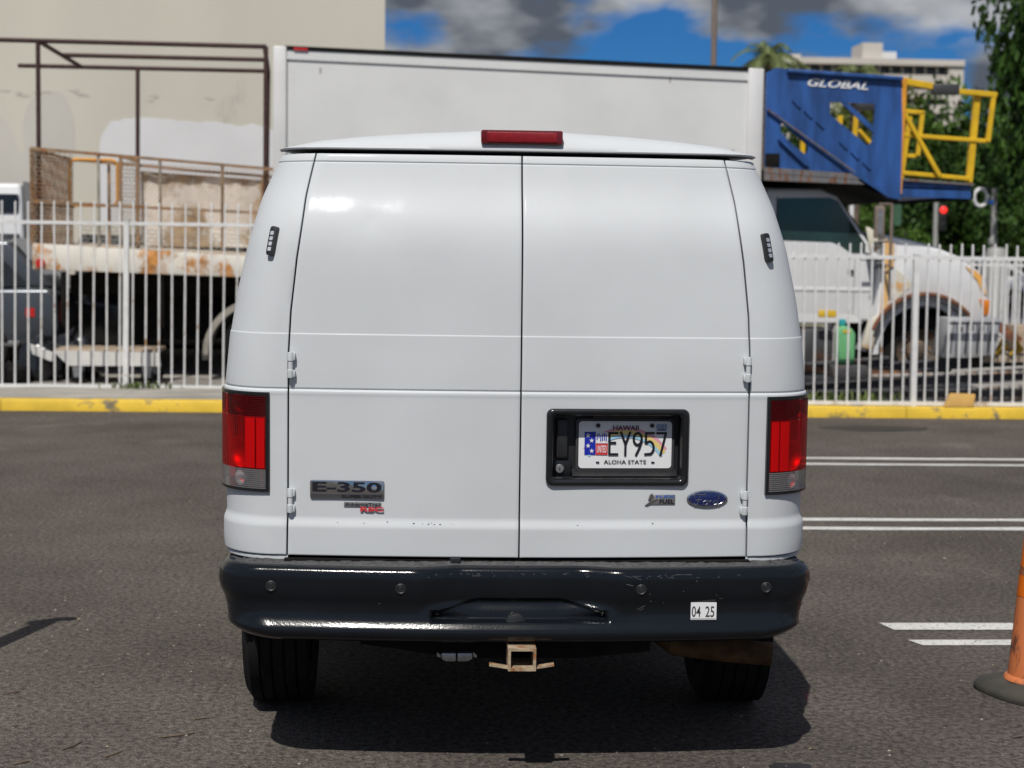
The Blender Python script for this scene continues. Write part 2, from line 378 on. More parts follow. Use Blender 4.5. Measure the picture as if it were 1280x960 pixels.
def plate(name, outer, holes, y0, y1, material, parent=None, smooth=35):
    """flat panel in the x-z plane with holes, thickness y0..y1"""
    cu = bpy.data.curves.new('plate', 'CURVE'); cu.dimensions = '2D'; cu.fill_mode = 'BOTH'; cu.extrude = (y1-y0)/2
    for loop in [outer]+holes:
        sp = cu.splines.new('POLY'); sp.points.add(len(loop)-1); sp.use_cyclic_u = True
        for p, (a, b) in zip(sp.points, loop): p.co = (a, b, 0, 1)
    me = to_mesh(cu); me.transform(Matrix.Translation((0, (y0+y1)/2, 0)) @ Matrix.Rotation(math.pi/2, 4, 'X'))
    return link(name, me, material, parent, smooth)

def text(name, body, x0, x1, z0, z1, y, material, parent, depth=.002, bold=0, tilt=0, shear=0):
    """lettering fitted to the box x0..x1, z0..z1 facing -y"""
    cu = bpy.data.curves.new('txt', 'FONT'); cu.body = body; cu.extrude = .5; cu.shear = shear; cu.offset = bold; cu.resolution_u = 3
    me = to_mesh(cu)
    n = len(me.vertices); co = np.empty(n*3); me.vertices.foreach_get('co', co); co = co.reshape(-1, 3)
    lo, hi = co.min(0), co.max(0)
    q = np.empty_like(co)
    q[:, 0] = x0 + (co[:, 0]-lo[0])/(hi[0]-lo[0])*(x1-x0)
    q[:, 2] = z0 + (co[:, 1]-lo[1])/(hi[1]-lo[1])*(z1-z0) + tilt*(q[:, 0]-x0)
    q[:, 1] = y + np.where(co[:, 2] > 0, -depth, 0) if not callable(y) else [y(a, c)+(-depth if d > 0 else 0) for a, c, d in zip(q[:, 0], q[:, 2], co[:, 2])]
    me.vertices.foreach_set('co', q.ravel()); me.update()
    return link(name, me, material, parent, 0)

def rrect(x0, x1, z0, z1, r, n=5):
    p = []
    for cx, cz, a0 in ((x1-r, z1-r, 0), (x0+r, z1-r, 90), (x0+r, z0+r, 180), (x1-r, z0+r, 270)):
        for k in range(n+1):
            a = R(a0+90*k/n); p.append((cx+r*math.cos(a), cz+r*math.sin(a)))
    return p
def sstep(a, b, x):
    t = np.clip((x-a)/(b-a), 0, 1); return t*t*(3-2*t)

# ------------------------------------------------------------------ white van
def van():
    V = thing('panel_van', (0, 2.6, 0), 'white panel van seen squarely from behind, parked in the middle of the lot', 'van')
    zs_ = np.linspace(.4, 2.3, 400)
    w_ = np.interp(zs_, [.4, .62, .76, .80, .87, .90, 1.10, 1.30, 1.36, 1.519, 1.66, 1.829, 1.978, 2.117, 2.153, 2.3],
                        [.99, 1.0, 1.013, 1.018, 1.018, 1.016, 1.024, 1.026, 1.024, 1.008, .984, .946, .898, .834, .818, .75])
    k_ = np.ones(9)/9; w_[6:-6] = np.convolve(w_, k_, 'same')[6:-6]
    def wz(z): return float(np.interp(z, zs_, w_))*kw(z)
    zi_ = np.linspace(1.30, 2.30, 501)
    sl_ = np.interp(zi_, [1.30, 1.36, 1.46, 1.70, 1.81, 1.89, 1.95, 2.0, 2.06, 2.12, 2.3], [0, .01, .045, .08, .13, .31, .54, .46, .29, .26, .26])
    sl_[20:-20] = np.convolve(sl_, np.ones(19)/19, 'same')[20:-20]
    yi_ = .10+np.concatenate([[0], np.cumsum((sl_[1:]+sl_[:-1])/2*(zi_[1]-zi_[0]))])
    def yr(z): return float(np.interp(z, zi_, yi_))
    def wz(z): return float(np.interp(z, zs_, w_))*(5.52+yr(z))/5.60
    def seam(z): return float(np.interp(z, [.7, .95, 1.46, 1.60, 1.78, 1.99, 2.14, 2.2], [.793, .790, .789, .781, .760, .727, .692, .677]))*(5.33+yr(z))/5.43
    RR = .2
    def s_of_x(z, x):
        a = wz(z)-RR
        return x if x <= a else a + RR*math.asin(min(1, (x-a)/RR))
    def s_arc_end(z): return wz(z)-RR+RR*math.pi/2
    def path(z, s):
        a = wz(z)-RR; bow = .042; y0 = yr(z)
        if s <= a: x = s; th = 0; y = y0
        elif s <= a+RR*math.pi/2:
            th = (s-a)/RR; x = a+RR*math.sin(th); y = y0+RR-RR*math.cos(th)
        else: th = math.pi/2; x = wz(z); y = y0+RR+(s-a-RR*math.pi/2)
        y += bow*(min(x, a)/.85)**2
        return x, y, math.sin(th), -math.cos(th)
    def detail(x, z, body=True):
        o = .010*float(sstep(.902, .862, z))
        o -= .006*math.exp(-((z-1.336)/.0032)**2)
        o -= .004*float(sstep(1.3335, 1.3385, z)) - .004*float(sstep(1.333, 1.318, z))*0
        o += .0012*math.exp(-((z-1.3235)/.008)**2)
        o -= .0022*float(sstep(1.5225, 1.5265, z))
        if 2.05 < z < 2.2: o -= .0045*math.exp(-((z-2.110)/.002)**2)
        return o
    def wob(p, d):
        o = .0011*noise.noise(Vector((p[0]*2.1+7, p[1]*2, p[2]*1.7))) + .0003*noise.noise(Vector((p[0]*9, 3, p[2]*9)))
        if d and p[0] < 0:
            r2 = (p[0]+.515)**2+(p[2]-1.905)**2
            o -= .0035*math.exp(-r2/.012**2) + .0030*math.exp(-r2/.07**2)
        return o
    zrow = sorted(set(np.round(np.concatenate([np.linspace(.768, 2.138, 70), np.arange(.860, .906, .004), np.arange(1.312, 1.346, .0018),
                  np.arange(1.518, 1.531, .0016), np.arange(2.103, 2.117, .0014), [.7705, .773, 2.1355]]), 4)))
    def panel(name, sgn, s0f, s1f, rows, ncol, material, off=0, skirt=.022, hole=None, extra_s=(), dent=False, det=True, edge=.003, soft=.0018):
        """a skin panel on the van's outline, edges turned in"""
        rows = list(rows); zb, zt = rows[0], rows[-1]
        ts = list(np.linspace(0, 1, ncol)) + [.0035, .9965]
        bm = bmesh.new(); inw = []; grid = []
        cols = None
        for z in rows:
            s0, s1 = s0f(z), s1f(z); row = []
            ss = sorted([s0+(s1-s0)*t for t in ts] + [e for e in extra_s])
            for j, s in enumerate(ss):
                x, y, nx, ny = path(z, s); o = off + (detail(x, z) if det else 0)
                if edge and (min(abs(s-s0), abs(s-s1)) < edge*.5 or z-zb < edge*.5 or zt-z < edge*.5): o -= soft
                px, py = x*sgn, y
                o += wob((px, py, z), dent)
                v = bm.verts.new((px+nx*sgn*o, py+ny*o, z)); v.index = len(inw); inw.append((-nx*sgn, -ny))
                row.append((v, s, z))
            grid.append(row)
        for i in range(len(grid)-1):
            for j in range(len(grid[0])-1):
                a, b, c, d = grid[i][j], grid[i][j+1], grid[i+1][j+1], grid[i+1][j]
                if hole and hole((a[1]+b[1])/2, (a[2]+d[2])/2): continue
                f = (a[0], b[0], c[0], d[0]); bm.faces.new(f if sgn > 0 else f[::-1])
        loose = [v for v in bm.verts if not v.link_faces]
        iw = {v: inw[k] for k, v in enumerate(bm.verts)}
        bmesh.ops.delete(bm, geom=loose, context='VERTS') if loose else None
        if skirt:
            be = [e for e in bm.edges if len(e.link_faces) == 1]; nv = {}
            for e in be:
                for v in e.verts:
                    if v not in nv: n_ = iw[v]; nv[v] = bm.verts.new((v.co.x+n_[0]*skirt, v.co.y+n_[1]*skirt, v.co.z))
            for e in be:
                a, b = e.verts; bm.faces.new((a, b, nv[b], nv[a]))
        me = bpy.data.meshes.new(name); bm.to_mesh(me); bm.free()
        return link(name, me, material, V, 40)
    # plate recess hole in the right door
    HX0, HX1, HZ0, HZ1 = .108, .562, 1.036, 1.262
    rows_r = sorted(set(zrow) | {HZ0, HZ1})
    panel('rear_door', -1, lambda z: .003, lambda z: s_of_x(z, seam(z)-.003), zrow, 56, M['van'], dent=True)
    panel('rear_door', 1, lambda z: .003, lambda z: s_of_x(z, seam(z)-.003), rows_r, 56, M['van'],
          hole=lambda s, z: HX0 < s < HX1 and HZ0 < z < HZ1, extra_s=(HX0, HX1))
    doors = [c for c in V.children]
    # lamps sit in openings of the corner panels
    LZ0, LZ1 = .982, 1.324
    def ls0(z): return s_of_x(z, .852)
    def ls1(z): return s_arc_end(z)+.09
    prow = sorted(set([z for z in zrow]) | {LZ0, LZ1})
    sides = []
    for sg in (-1, 1):
        def hole(s, z, sg=sg): return LZ0 < z < LZ1 and ls0(z) < s < ls1(z)
        rows = sorted(set(prow) | {.5, .56, .62, .70, .74})
        def s0f(z): return s_of_x(z, seam(z)+.003)
        # corner panel
        o = panel('rear_corner_panel', sg, s0f, lambda z: s_arc_end(z)+.30, prow, 34, M['van'], hole=hole, extra_s=(ls0(1.1), ls1(1.1)))
        sides.append(o)
        def whole(s, z):
            y = yr(z)+RR+.042+(s-s_arc_end(z)); return (math.hypot(y-1.08, z-.42) < .46 or math.hypot(y-4.9, z-.42) < .46)
        panel('body_side', sg, lambda z: s_arc_end(z)+.304, lambda z: s_arc_end(z)+(4.35 if z > 1.2 else 4.35),
              [.50, .56, .62, .68, .74, .80, .866, .9, 1.0, 1.1, 1.2, 1.33, 1.45, 1.52, 1.53, 1.6, 1.7, 1.8, 1.9, 2.0, 2.1, 2.15], 60, M['van'], hole=whole, skirt=.01, edge=0)
        for yw in (1.08, 4.9):
            p = [(yw+.535*math.cos(a), .42+.535*math.sin(a)) for a in np.linspace(R(9), R(171), 30)]+[(yw+.425*math.cos(a), .42+.425*math.sin(a)) for a in np.linspace(R(171), R(9), 30)]
            m = MB(); m.prism(p, sg*1.00, sg*1.034, axis='x'); m.build('wheel_arch', M['van'], V, bevel=.006)
        # white lower lip under each corner
        m = MB(); pts = []
        for z in (.752, .764):
            r = []
            for k in range(14):
                s = s_of_x(z, .79)+(s_arc_end(z)+.1-s_of_x(z, .79))*k/13
                x, y, nx, ny = path(z, s); r.append(((x+nx*.004)*sg, y+ny*.004, z))
            pts.append(r)
        vs = pts[0]+pts[1]+[(x, y+.05, z) for x, y, z in pts[1]]
        m.add(vs, [(k, k+1, 15+k, 14+k) for k in range(13)]+[(14+k, 15+k, 29+k, 28+k) for k in range(13)])
        m.build('corner_sill', M['van'], V)
    # dark sheet added behind the panel gaps to block light
    for sg in (-1, 1):
        panel('gap_blocker', sg, lambda z: 0, lambda z: s_arc_end(z)+.1, [.77, 1.0, 1.3, 1.5, 1.8, 2.152], 24, M['gap'], off=-.085, skirt=0, det=False, edge=0)
    MB().box(-.80, .80, .10, .16, .751, .758).build('door_sill', M['underbody'], V)
    MB().box(-.235, -.20, .075, .12, .7535, .7665).build('door_latch', M['blackplastic'], V)

    # roof cap with drip lip
    xs = np.linspace(-.846, .846, 61); m = MB(); rings = []
    def zr(x): return float(np.interp(abs(x), [0, .142, .370, .557, .699, .790, .829, .846], [2.2325, 2.229, 2.2175, 2.203, 2.187, 2.1695, 2.162, 2.157]))
    for x in xs:
        ax = abs(x); y0 = yr(2.155)-.007+.042*(min(ax, .62)/.85)**2
        if ax > .65: y0 += .2-math.sqrt(max(0, .2**2-((ax-.65)/.196*.195)**2))
        zt = zr(x); zl = 2.1545; h = zt-zl; col = [(x, y0+.07, zl-.004), (x, y0+.004, zl-.0005), (x, y0, zl+.001), (x, y0-.001, zl+min(.004, h*.5))]
        for k in range(1, 9):
            a = math.pi/2*k/8; col.append((x, y0+.004+.13*(1-math.cos(a)), zl+min(.004, h*.5)+(h-min(.004, h*.5))*math.sin(a)))
        col += [(x, 1.0, zt+.012), (x, 2.0, zt+.018), (x, 3.4, zt+.012), (x, 4.30, zt-.03)]
        rings.append(col)
    n = len(rings[0]); m.v = [p for c_ in rings for p in c_]
    m.f = [(i*n+k, (i+1)*n+k, (i+1)*n+k+1, i*n+k+1) for i in range(len(rings)-1) for k in range(n-1)]
    m.build('roof', M['van'], V, smooth=50)
    # gasket under the roof lip
    # high brake light
    bl = MB(); yb = yr(2.155)-.004
    bl.prism(rrect(-.142, .138, 2.179, 2.225, .006, 3), yb-.012, yb+.08).build('brake_light_housing', M['brakered'], V, bevel=.003)
    MB().prism(rrect(-.122, .118, 2.185, 2.218, .004, 3), yb-.0155, yb-.010).build('brake_light_lens', M['brakered2'], V, bevel=.0015)

    # front end, kept simple: nose, windscreen, cab roof line
    nose = [(4.30, 2.13), (4.85, 1.42), (5.45, 1.24), (5.60, 1.05), (5.62, .50), (4.30, .50)]
    nb = MB(); ny_ = [(-.80, -1.0), (.80, 1.0)]
    vs = []
    for sg in (-1, 1):
        for (y, z) in nose: vs.append((sg*(wz(min(z, 2.1))-.004*(1 if z > 1.3 else 1) - .06*max(0, y-5.2)), y, z))
    k = len(nose); nb.add(vs, [tuple(range(k)), tuple(reversed(range(k, 2*k)))]+[(i, (i+1) % k, k+(i+1) % k, k+i) for i in range(k)])
    nb.build('van_nose', M['van'], V, bevel=.03)
    ws = MB(); ws.add([(-.74, 4.352, 2.07), (.74, 4.352, 2.07), (.90, 4.80, 1.49), (-.90, 4.80, 1.49)], [(0, 1, 2, 3)])
    ws.v = [(x, y+.008, z+.008) for x, y, z in ws.v]; ws.build('windscreen', M['glassdk'], V)
    for sg in (-1, 1):
        mm = MB(); mm.prism(rrect(sg*1.10-.09, sg*1.10+.09, 1.50, 1.76, .04), 4.28, 4.40)
        mo = mm.build('side_mirror', M['blackplastic'], V, bevel=.015)
        MB().beam((sg*.93, 4.36, 1.6), (sg*1.05, 4.35, 1.62), .04).build('mirror_arm', M['blackplastic'], mo)

    # tail lamps
    for sg in (-1, 1):
        T = thing('tail_lamp', (sg*.93, .2, 1.15), None, None); adopt(T, V)
        def patch(name, z0, z1, f0, f1, off, depth, material, parent=T, nr=3, nc=14):
            """thin curved slab on the outline"""
            m = MB(); fr = []; bk = []
            for i in range(nr):
                z = z0+(z1-z0)*i/(nr-1)
                for j in range(nc):
                    t = f0+(f1-f0)*j/(nc-1); s = ls0(1.15)+(ls1(1.15)-ls0(1.15))*t
                    x, y, nx, ny = path(1.15, s)
                    fr.append(((x+nx*off)*sg, y+ny*off, z)); bk.append(((x+nx*(off-depth))*sg, y+ny*(off-depth), z))
            a = len(fr); fs = []
            for i in range(nr-1):
                for j in range(nc-1):
                    p = i*nc+j; fs += [(p, p+1, p+nc+1, p+nc)]
                    if depth > .001: fs += [(a+p, a+p+nc, a+p+nc+1, a+p+1)]
            bd = [j for j in range(nc)]+[(i+1)*nc-1 for i in range(1, nr)]+[(nr-1)*nc+j for j in reversed(range(nc-1))]+[i*nc for i in reversed(range(1, nr-1))]
            if depth > .001:
                for q in range(len(bd)): u, v_ = bd[q], bd[(q+1) % len(bd)]; fs.append((u, v_, a+v_, a+u))
            m.add(fr+bk if depth > .001 else fr, fs)
            return m.build(name, material, parent, smooth=45)
        # black surround
        for (z0, z1, f0, f1) in ((LZ0+.001, LZ0+.011, .002, .998), (LZ1-.012, LZ1-.001, .002, .998), (LZ0+.0112, LZ1-.0122, .002, .030)):
            patch('lamp_surround', z0, z1, f0, f1, .010, .05, M['blackgloss'])
        patch('lamp_back', LZ0+.001, LZ1-.001, .002, .998, -.045, .004, M['lampback'])
        patch('turn_lens', 1.242, LZ1-.013, .032, .995, .009, 0, M['lensdark'])
        patch('brake_lens', 1.060, 1.241, .032, .995, .009, 0, M['lensred'])
        patch('reverse_lens', LZ0+.0115, 1.059, .032, .995, .009, 0, M['lensclear'])
        patch('reflector_strip', 1.064, 1.236, .042, .115, .0105, .002, M['lensplain'])
        patch('reflector_strip', 1.064, 1.236, .130, .225, .0105, .002, M['lensplain'])
        # reflector bowls behind the lenses
        for zc, rr in ((1.283, .042), (1.115, .056), (1.024, .026)):
            s = ls0(1.15)+(ls1(1.15)-ls0(1.15))*.33; x, y, nx, ny = path(1.15, s)
            b = MB(); prof = [(rr*math.sin(a), .040*(1-math.cos(a))-.040) for a in np.linspace(.02, 1.45, 9)]
            q = Vector((nx*sg, ny, 0)); tq = Vector((0, 0, 1)); e1 = q.cross(tq)
            base = Vector((x*sg, y, zc)) - q*.002
            for r_, h_ in prof:
                for kk in range(20):
                    a = 2*math.pi*kk/20; b.v.append(tuple(base+q*h_+e1*r_*math.cos(a)+tq*r_*math.sin(a)))
            b.f = [(i*20+kk, i*20+(kk+1) % 20, (i+1)*20+(kk+1) % 20, (i+1)*20+kk) for i in range(8) for kk in range(20)]
            b.build('lamp_reflector', M['silver'], T, smooth=60)
    # marker strobes on the pillars
    for sg in (-1, 1):
        zc = 1.835; T = None
        top = path(1.880, s_of_x(1.880, .838)); bot = path(1.79, s_of_x(1.79, .853))
        a = Vector((top[0]*sg, top[1], 1.882)); b = Vector((bot[0]*sg, bot[1], 1.788)); nn = Vector((.5*(top[2]+bot[2])*sg, .5*(top[3]+bot[3]), .16)).normalized()
        d = (a-b).normalized(); side = d.cross(nn).normalized()
        def slab(w, h0, h1, l0, l1):
            m = MB(); pl = []
            for k in range(20):
                t = 2*math.pi*k/20; u, v_ = math.cos(t), math.sin(t)
                pu = math.copysign(abs(u)**.45, u)*w; pv = math.copysign(abs(v_)**.3, v_)*(l1-l0)/2+(l0+l1)/2
                pl.append((pu, pv))
            c0 = (a+b)/2
            vs = [c0+side*p+d*q+nn*h for h in (h0, h1) for p, q in pl]
            return m.add(vs, [tuple(range(20)), tuple(reversed(range(20, 40)))]+[(i, (i+1) % 20, 20+(i+1) % 20, 20+i) for i in range(20)])
        mk = slab(.0135, -.01, .014, -.051, .051).build('marker_light', M['blackplastic'], V, bevel=.002)
        for q in range(4): slab(.0065, .012, .0165, -.036+q*.0185, -.0225+q*.0185).build('light_element', M['silver'], mk)
    # hinges
    for sg in (-1, 1):
        for z0, z1 in ((1.376, 1.462), (.915, .997)):
            x = sg*.777; yb = .10+.042*(.777/.85)**2+ .002
            h = MB()
            h.lathe([(0, z0), (.010, z0), (.0105, z0+.002), (.0105, z0+.026), (.008, z0+.028), (.008, z1-.030), (.0105, z1-.028), (.0105, z1-.002), (.010, z1), (0, z1)], (x+sg*.004, yb-.014, 0), 'z', 14)
            ho = h.build('door_hinge', M['van'], V)
            for za, zb in ((z0, z0+.027), (z1-.029, z1)):
                MB().box(x-.012, x+.012, yb-.018, yb+.004, za+.002, zb-.002).build('hinge_leaf', M['van'], ho, bevel=.003)
    rd = doors[1]
    def bend(root, xc):
        y0 = .10+.042*(abs(xc)/.85)**2
        for ch in root.children:
            if ch.type == 'MESH':
                ox = ch.location.x
                for v in ch.data.vertices: v.co.y += .10+.042*(abs(v.co.x+ox)/.85)**2-y0
            bend(ch, xc)
    # licence plate recess
    H = thing('plate_recess', (.335, .09, 1.15), None, None); adopt(H, V)
    ys = .1055; yd = .176
    fo = rrect(.088, .580, 1.016, 1.281, .022, 6); fi = rrect(.112, .556, 1.040, 1.258, .012, 6)
    def ring(a, b, ya, yb_, yc, name, material):
        m = MB(); k = len(a)
        rings = [[(p[0], ys+.002, p[1]) for p in a], [(p[0], ya, p[1]) for p in a],
                 [((p[0]*.78+q[0]*.22), ya-.006, (p[1]*.78+q[1]*.22)) for p, q in zip(a, b)],
                 [((p[0]*.35+q[0]*.65), ya-.006, (p[1]*.35+q[1]*.65)) for p, q in zip(a, b)],
                 [(q[0], yb_, q[1]) for q in b], [((q[0]-.335)*.985+.335, yc, (q[1]-1.149)*.97+1.149) for q in b]]
        m.v = [p for r_ in rings for p in r_]
        m.f = [(i*k+j, i*k+(j+1) % k, (i+1)*k+(j+1) % k, (i+1)*k+j) for i in range(5) for j in range(k)]
        return m.build(name, material, H, smooth=50)
    ring(fo, fi, ys-.008, ys-.006, yd, 'recess_frame', M['blackgloss'])
    MB().box(.105, .563, yd-.002, yd+.006, 1.034, 1.264).build('recess_back', M['blackplastic'], H)
    sl = MB(); sl.prism([(yd-.003, 1.046), (yd-.050, 1.046), (yd-.003, 1.066)], .182, .545, axis='x'); sl.build('recess_ledge', M['blackplastic'], H)
    hd = MB(); hd.prism(rrect(.126, .166, 1.105, 1.240, .008), yd-.026, yd-.003); hd.build('door_handle', M['blackplastic'], H, bevel=.005)
    MB().box(.116, .180, yd-.020, yd-.003, 1.043, 1.096).build('lock_plate', M['blackgloss'], H, bevel=.003)
    lk = MB(); lk.lathe([(0, -.008), (.013, -.008), (.016, -.004), (.016, .01)], (.139, yd-.021, 1.068), 'y', 24); lo = lk.build('door_lock', M['steel'], H)
    MB().box(.1375, .1405, yd-.0305, yd-.029, 1.063, 1.073).build('keyhole', M['blackprint'], lo)
    MB().box(.25, .48, yd-.045, yd-.02, 1.246, 1.256).build('plate_lamp', M['blackplastic'], H, bevel=.003)
    # the plate
    P0, P1, Q0, Q1 = .204, .528, 1.070, 1.233; pw, ph = P1-P0, Q1-Q0; yp = yd-.020
    # plate sits on its bracket, leaning with the recess
    fr = MB(); fr.prism(rrect(P0-.010, P1+.010, Q0-.012, Q1+.010, .012), yp+.0012, yp+.012); fr.build('plate_bracket', M['caution'], H, bevel=.002)
    pl = MB(); pl.prism(rrect(P0, P1, Q0, Q1, .012), yp-.001, yp+.001); PL = pl.build('licence_plate', M['white'], H)
    def X(u): return P0+pw*u
    def Zp(v): return Q1-ph*v
    e = [0]
    def lay(): e[0] += .00022; return yp-.0011-e[0]
    def flat(name, pts, material):
        y = lay(); MB().prism(pts, y-.0002, y+.0001).build(name, material, PL, smooth=0)
    # rainbow arc, circle through sampled points
    def arc(r0_, r1_, mt, cu=.50, cv=1.42, a0=32, a1=148):
        ic, jc = X(.5), 1.032
        pts = []
        for k in range(33):
            a = R(a0+(a1-a0)*k/32); pts.append((ic+r0_*math.cos(a), jc+r0_*math.sin(a)))
        for k in reversed(range(33)):
            a = R(a0+(a1-a0)*k/32); pts.append((ic+r1_*math.cos(a), jc+r1_*math.sin(a)))
        flat('rainbow_band', pts, mt)
    arc(.171, .181, M['pink'], a0=36, a1=144); arc(.155, .171, M['yellowp'], a0=34, a1=146); arc(.145, .155, M['bluep'], a0=32, a1=148)
    yt = lay()-.0006
    text('state_name', 'HAWAII', X(.365), X(.64), Zp(.195), Zp(.085), yt, M['blackprint'], PL, .0004, .012)
    text('state_motto', 'ALOHA STATE', X(.272), X(.728), Zp(.905), Zp(.82), yt, M['blackprint'], PL, .0004, .006)
    def cap(cx, cy, rx, ry, a0, a1, n=9): return [(cx+rx*math.cos(R(a0+(a1-a0)*k/n)), cy-ry*math.sin(R(a0+(a1-a0)*k/n))) for k in range(n+1)]
    glyph = {'E': [[(.92, .03), (.06, .03), (.06, .97), (.95, .97)], [(.06, .46), (.70, .46)]],
             'Y': [[(.05, .0), (.5, .52), (.5, 1.0)], [(.95, .0), (.5, .52)]],
             '9': [cap(.5, .29, .44, .26, -10, 360, 20)+[(.93, .42), (.70, .70), (.35, 1.0)]],
             '5': [[(.93, .03), (.14, .03), (.10, .46)]+cap(.5, .68, .43, .28, 130, -100, 12)+[(.06, .97)]],
             '7': [[(.03, .03), (.95, .03), (.42, 1.0)]]}
    stag = 0
    for u0, ch, u1 in ((.322, 'E', .42), (.446, 'Y', .555), (.583, '9', .680), (.708, '5', .812), (.838, '7', .940)):
        m = MB()
        for st in glyph[ch]:
            for p, q in zip(st[:-1], st[1:]):
                stag += 1; yy = yt-.0008-(stag % 7)*.00003
                f = lambda t: Vector((X(u0+(u1-u0)*t[0]), yy, Zp(.235+.48*t[1])))
                a_, b_ = f(p), f(q); d_ = (b_-a_).normalized()*.0032
                p_, q_ = a_-d_, b_+d_; s_ = Vector((-d_.z, 0, d_.x)).normalized()*.0040; e_ = Vector((0, .0006, 0)); m.add([p_-s_, q_-s_, q_+s_, p_+s_, p_-s_+e_, q_-s_+e_, q_+s_+e_, p_+s_+e_], [(0, 1, 2, 3), (7, 6, 5, 4), (0, 4, 5, 1), (1, 5, 6, 2), (2, 6, 7, 3), (3, 7, 4, 0)])
        m.build('plate_character', M['blackprint'], PL, smooth=0)
    flat('flag_decal', [(X(.062), Zp(.715)), (X(.18), Zp(.715)), (X(.18), Zp(.225)), (X(.062), Zp(.225))], M['blue_print'])
    flat('decal_panel', [(X(.182), Zp(.715)), (X(.31), Zp(.715)), (X(.31), Zp(.475)), (X(.182), Zp(.475))], M['red_print'])
    flat('decal_panel', [(X(.182), Zp(.465)), (X(.31), Zp(.465)), (X(.31), Zp(.235)), (X(.182), Zp(.235))], M['white'])
    yl = lay()-.0003
    for u, v_ in ((.098, .30), (.138, .41), (.10, .52), (.14, .63)):
        pts = []
        for k in range(10):
            a = R(90+36*k); r_ = .0088 if k % 2 == 0 else .0036; pts.append((X(u)+r_*math.cos(a), Zp(v_)+r_*math.sin(a)))
        MB().prism(pts, yl-.0003, yl).build('decal_star', M['white'], PL, smooth=0)
    text('decal_text', 'UNITED', X(.195), X(.298), Zp(.665), Zp(.515), yl, M['white'], PL, .0003, .01)
    for k, (hh, h1) in enumerate(((.27, .40), (.25, .36), (.29, .43), (.26, .42), (.25, .41), (.27, .43))):
        u = .190+k*.0195; MB().box(X(u), X(u+.011), yl-.0003, yl, Zp(h1), Zp(hh)).build('decal_stroke', M['blue_print'], PL, smooth=0)
    flat('month_sticker', [(X(.83), Zp(.20)), (X(.945), Zp(.20)), (X(.945), Zp(.055)), (X(.83), Zp(.055))], M['pale_blue'])
    text('sticker_text', 'CG1', X(.84), X(.935), Zp(.15), Zp(.07), lay()-.0006, M['blackprint'], PL, .0003, .004)
    MB().box(X(.845), X(.93), yl-.0012, yl-.0006, Zp(.19), Zp(.168)).build('sticker_bar', M['blackprint'], PL, smooth=0)
    for u in (.205, .785):
        b = MB(); b.lathe([(0, -.005), (.006, -.005), (.0075, -.002), (.0075, .002)], (X(u), yp-.003, Zp(.09)), 'y', 16); b.build('plate_bolt', M['blackprint'], PL)
    for u in (.205, .80): MB().prism(rrect(X(u)-.006, X(u)+.006, Zp(.872)-.0025, Zp(.872)+.0025, .002, 3), yl-.0006, yl+.0002).build('plate_slot', M['blackprint'], PL, smooth=0)
    bend(H, .335)
    # badges on the doors
    def yface(x, z=0): return .10+.042*(abs(x)/.85)**2
    B = thing('model_badge', (-.588, .11, .995), None, None); adopt(B, V)
    yb = yface(.59)-.001
    MB().prism(rrect(-.714, -.462, .9645, 1.027, .005, 3), yb-.006, yb+.004).build('badge_plate', M['chrome'], B, bevel=.0025)
    MB().prism(rrect(-.712, -.464, .9665, .981, .003, 3), yb-.0075, yb-.004).build('badge_band', M['caution'], B)
    text('badge_letters', 'E-350', -.706, -.470, .987, 1.0225, yb-.006, M['blackprint'], B, .0025, .03)
    text('badge_letters', 'SUPER DUTY', -.605, -.469, .9685, .9785, yb-.0075, M['blackprint'], B, .001, .01)
    bend(B, .588)
    B = thing('stability_badge', (-.52, .11, .937), None, None); adopt(B, V)
    MB().box(-.598, -.472, yb-.0035, yb+.003, .9375, .9525).build('badge_plate', M['steel'], B)
    text('badge_letters', 'AdvanceTrac', -.594, -.474, .9395, .9505, yb-.0035, M['blackprint'], B, .001, .01)
    text('badge_letters', 'RSC', -.543, -.463, .922, .9375, yb-.004, M['red_print'], B, .003, .04)
    bend(B, .588)
    B = thing('fuel_badge', (.485, .10, .968), None, None); adopt(B, V); yb = yface(.49)-.001
    MB().prism([(.452, .951), (.537, .951), (.537, .985), (.452, .985)], yb-.003, yb+.003).build('badge_plate', M['steel'], B, bevel=.001)
    MB().prism([(.432, .949), (.441, .949), (.476, .966), (.476, .972), (.455, .966)], yb-.0045, yb+.001).build('badge_swoosh', M['chrome'], B)
    MB().prism([(.443, .968), (.449, .985), (.456, .990), (.462, .980), (.457, .970)], yb-.0045, yb+.001).build('badge_leaf', M['chrome'], B)
    text('badge_letters', 'FLEX', .470, .535, .9745, .9835, yb-.003, M['signblue'], B, .0008, .01)
    text('badge_letters', 'FUEL', .482, .534, .954, .9695, yb-.003, M['blackprint'], B, .0008, .03)
    bend(B, .485)
    B = thing('oval_badge', (.649, .10, .970), None, None); adopt(B, V); yb = yface(.65)-.001
    def ell(a, b, n=40): return [(.649+a*math.cos(2*math.pi*k/n), .970+b*math.sin(2*math.pi*k/n)) for k in range(n)]
    MB().prism(ell(.0725, .0305), yb-.006, yb+.004).build('badge_rim', M['chrome'], B, bevel=.003, smooth=40)
    MB().prism(ell(.066, .0255), yb-.0075, yb-.004).build('badge_field', M['ford'], B, bevel=.001, smooth=40)
    rim2 = MB(); rim2.tube([(p[0], yb-.0077, p[1]) for p in ell(.061, .0222)]+[(.649+.061, yb-.0077, .970)], .0006, 5); rim2.build('badge_ring', M['chrome'], B)
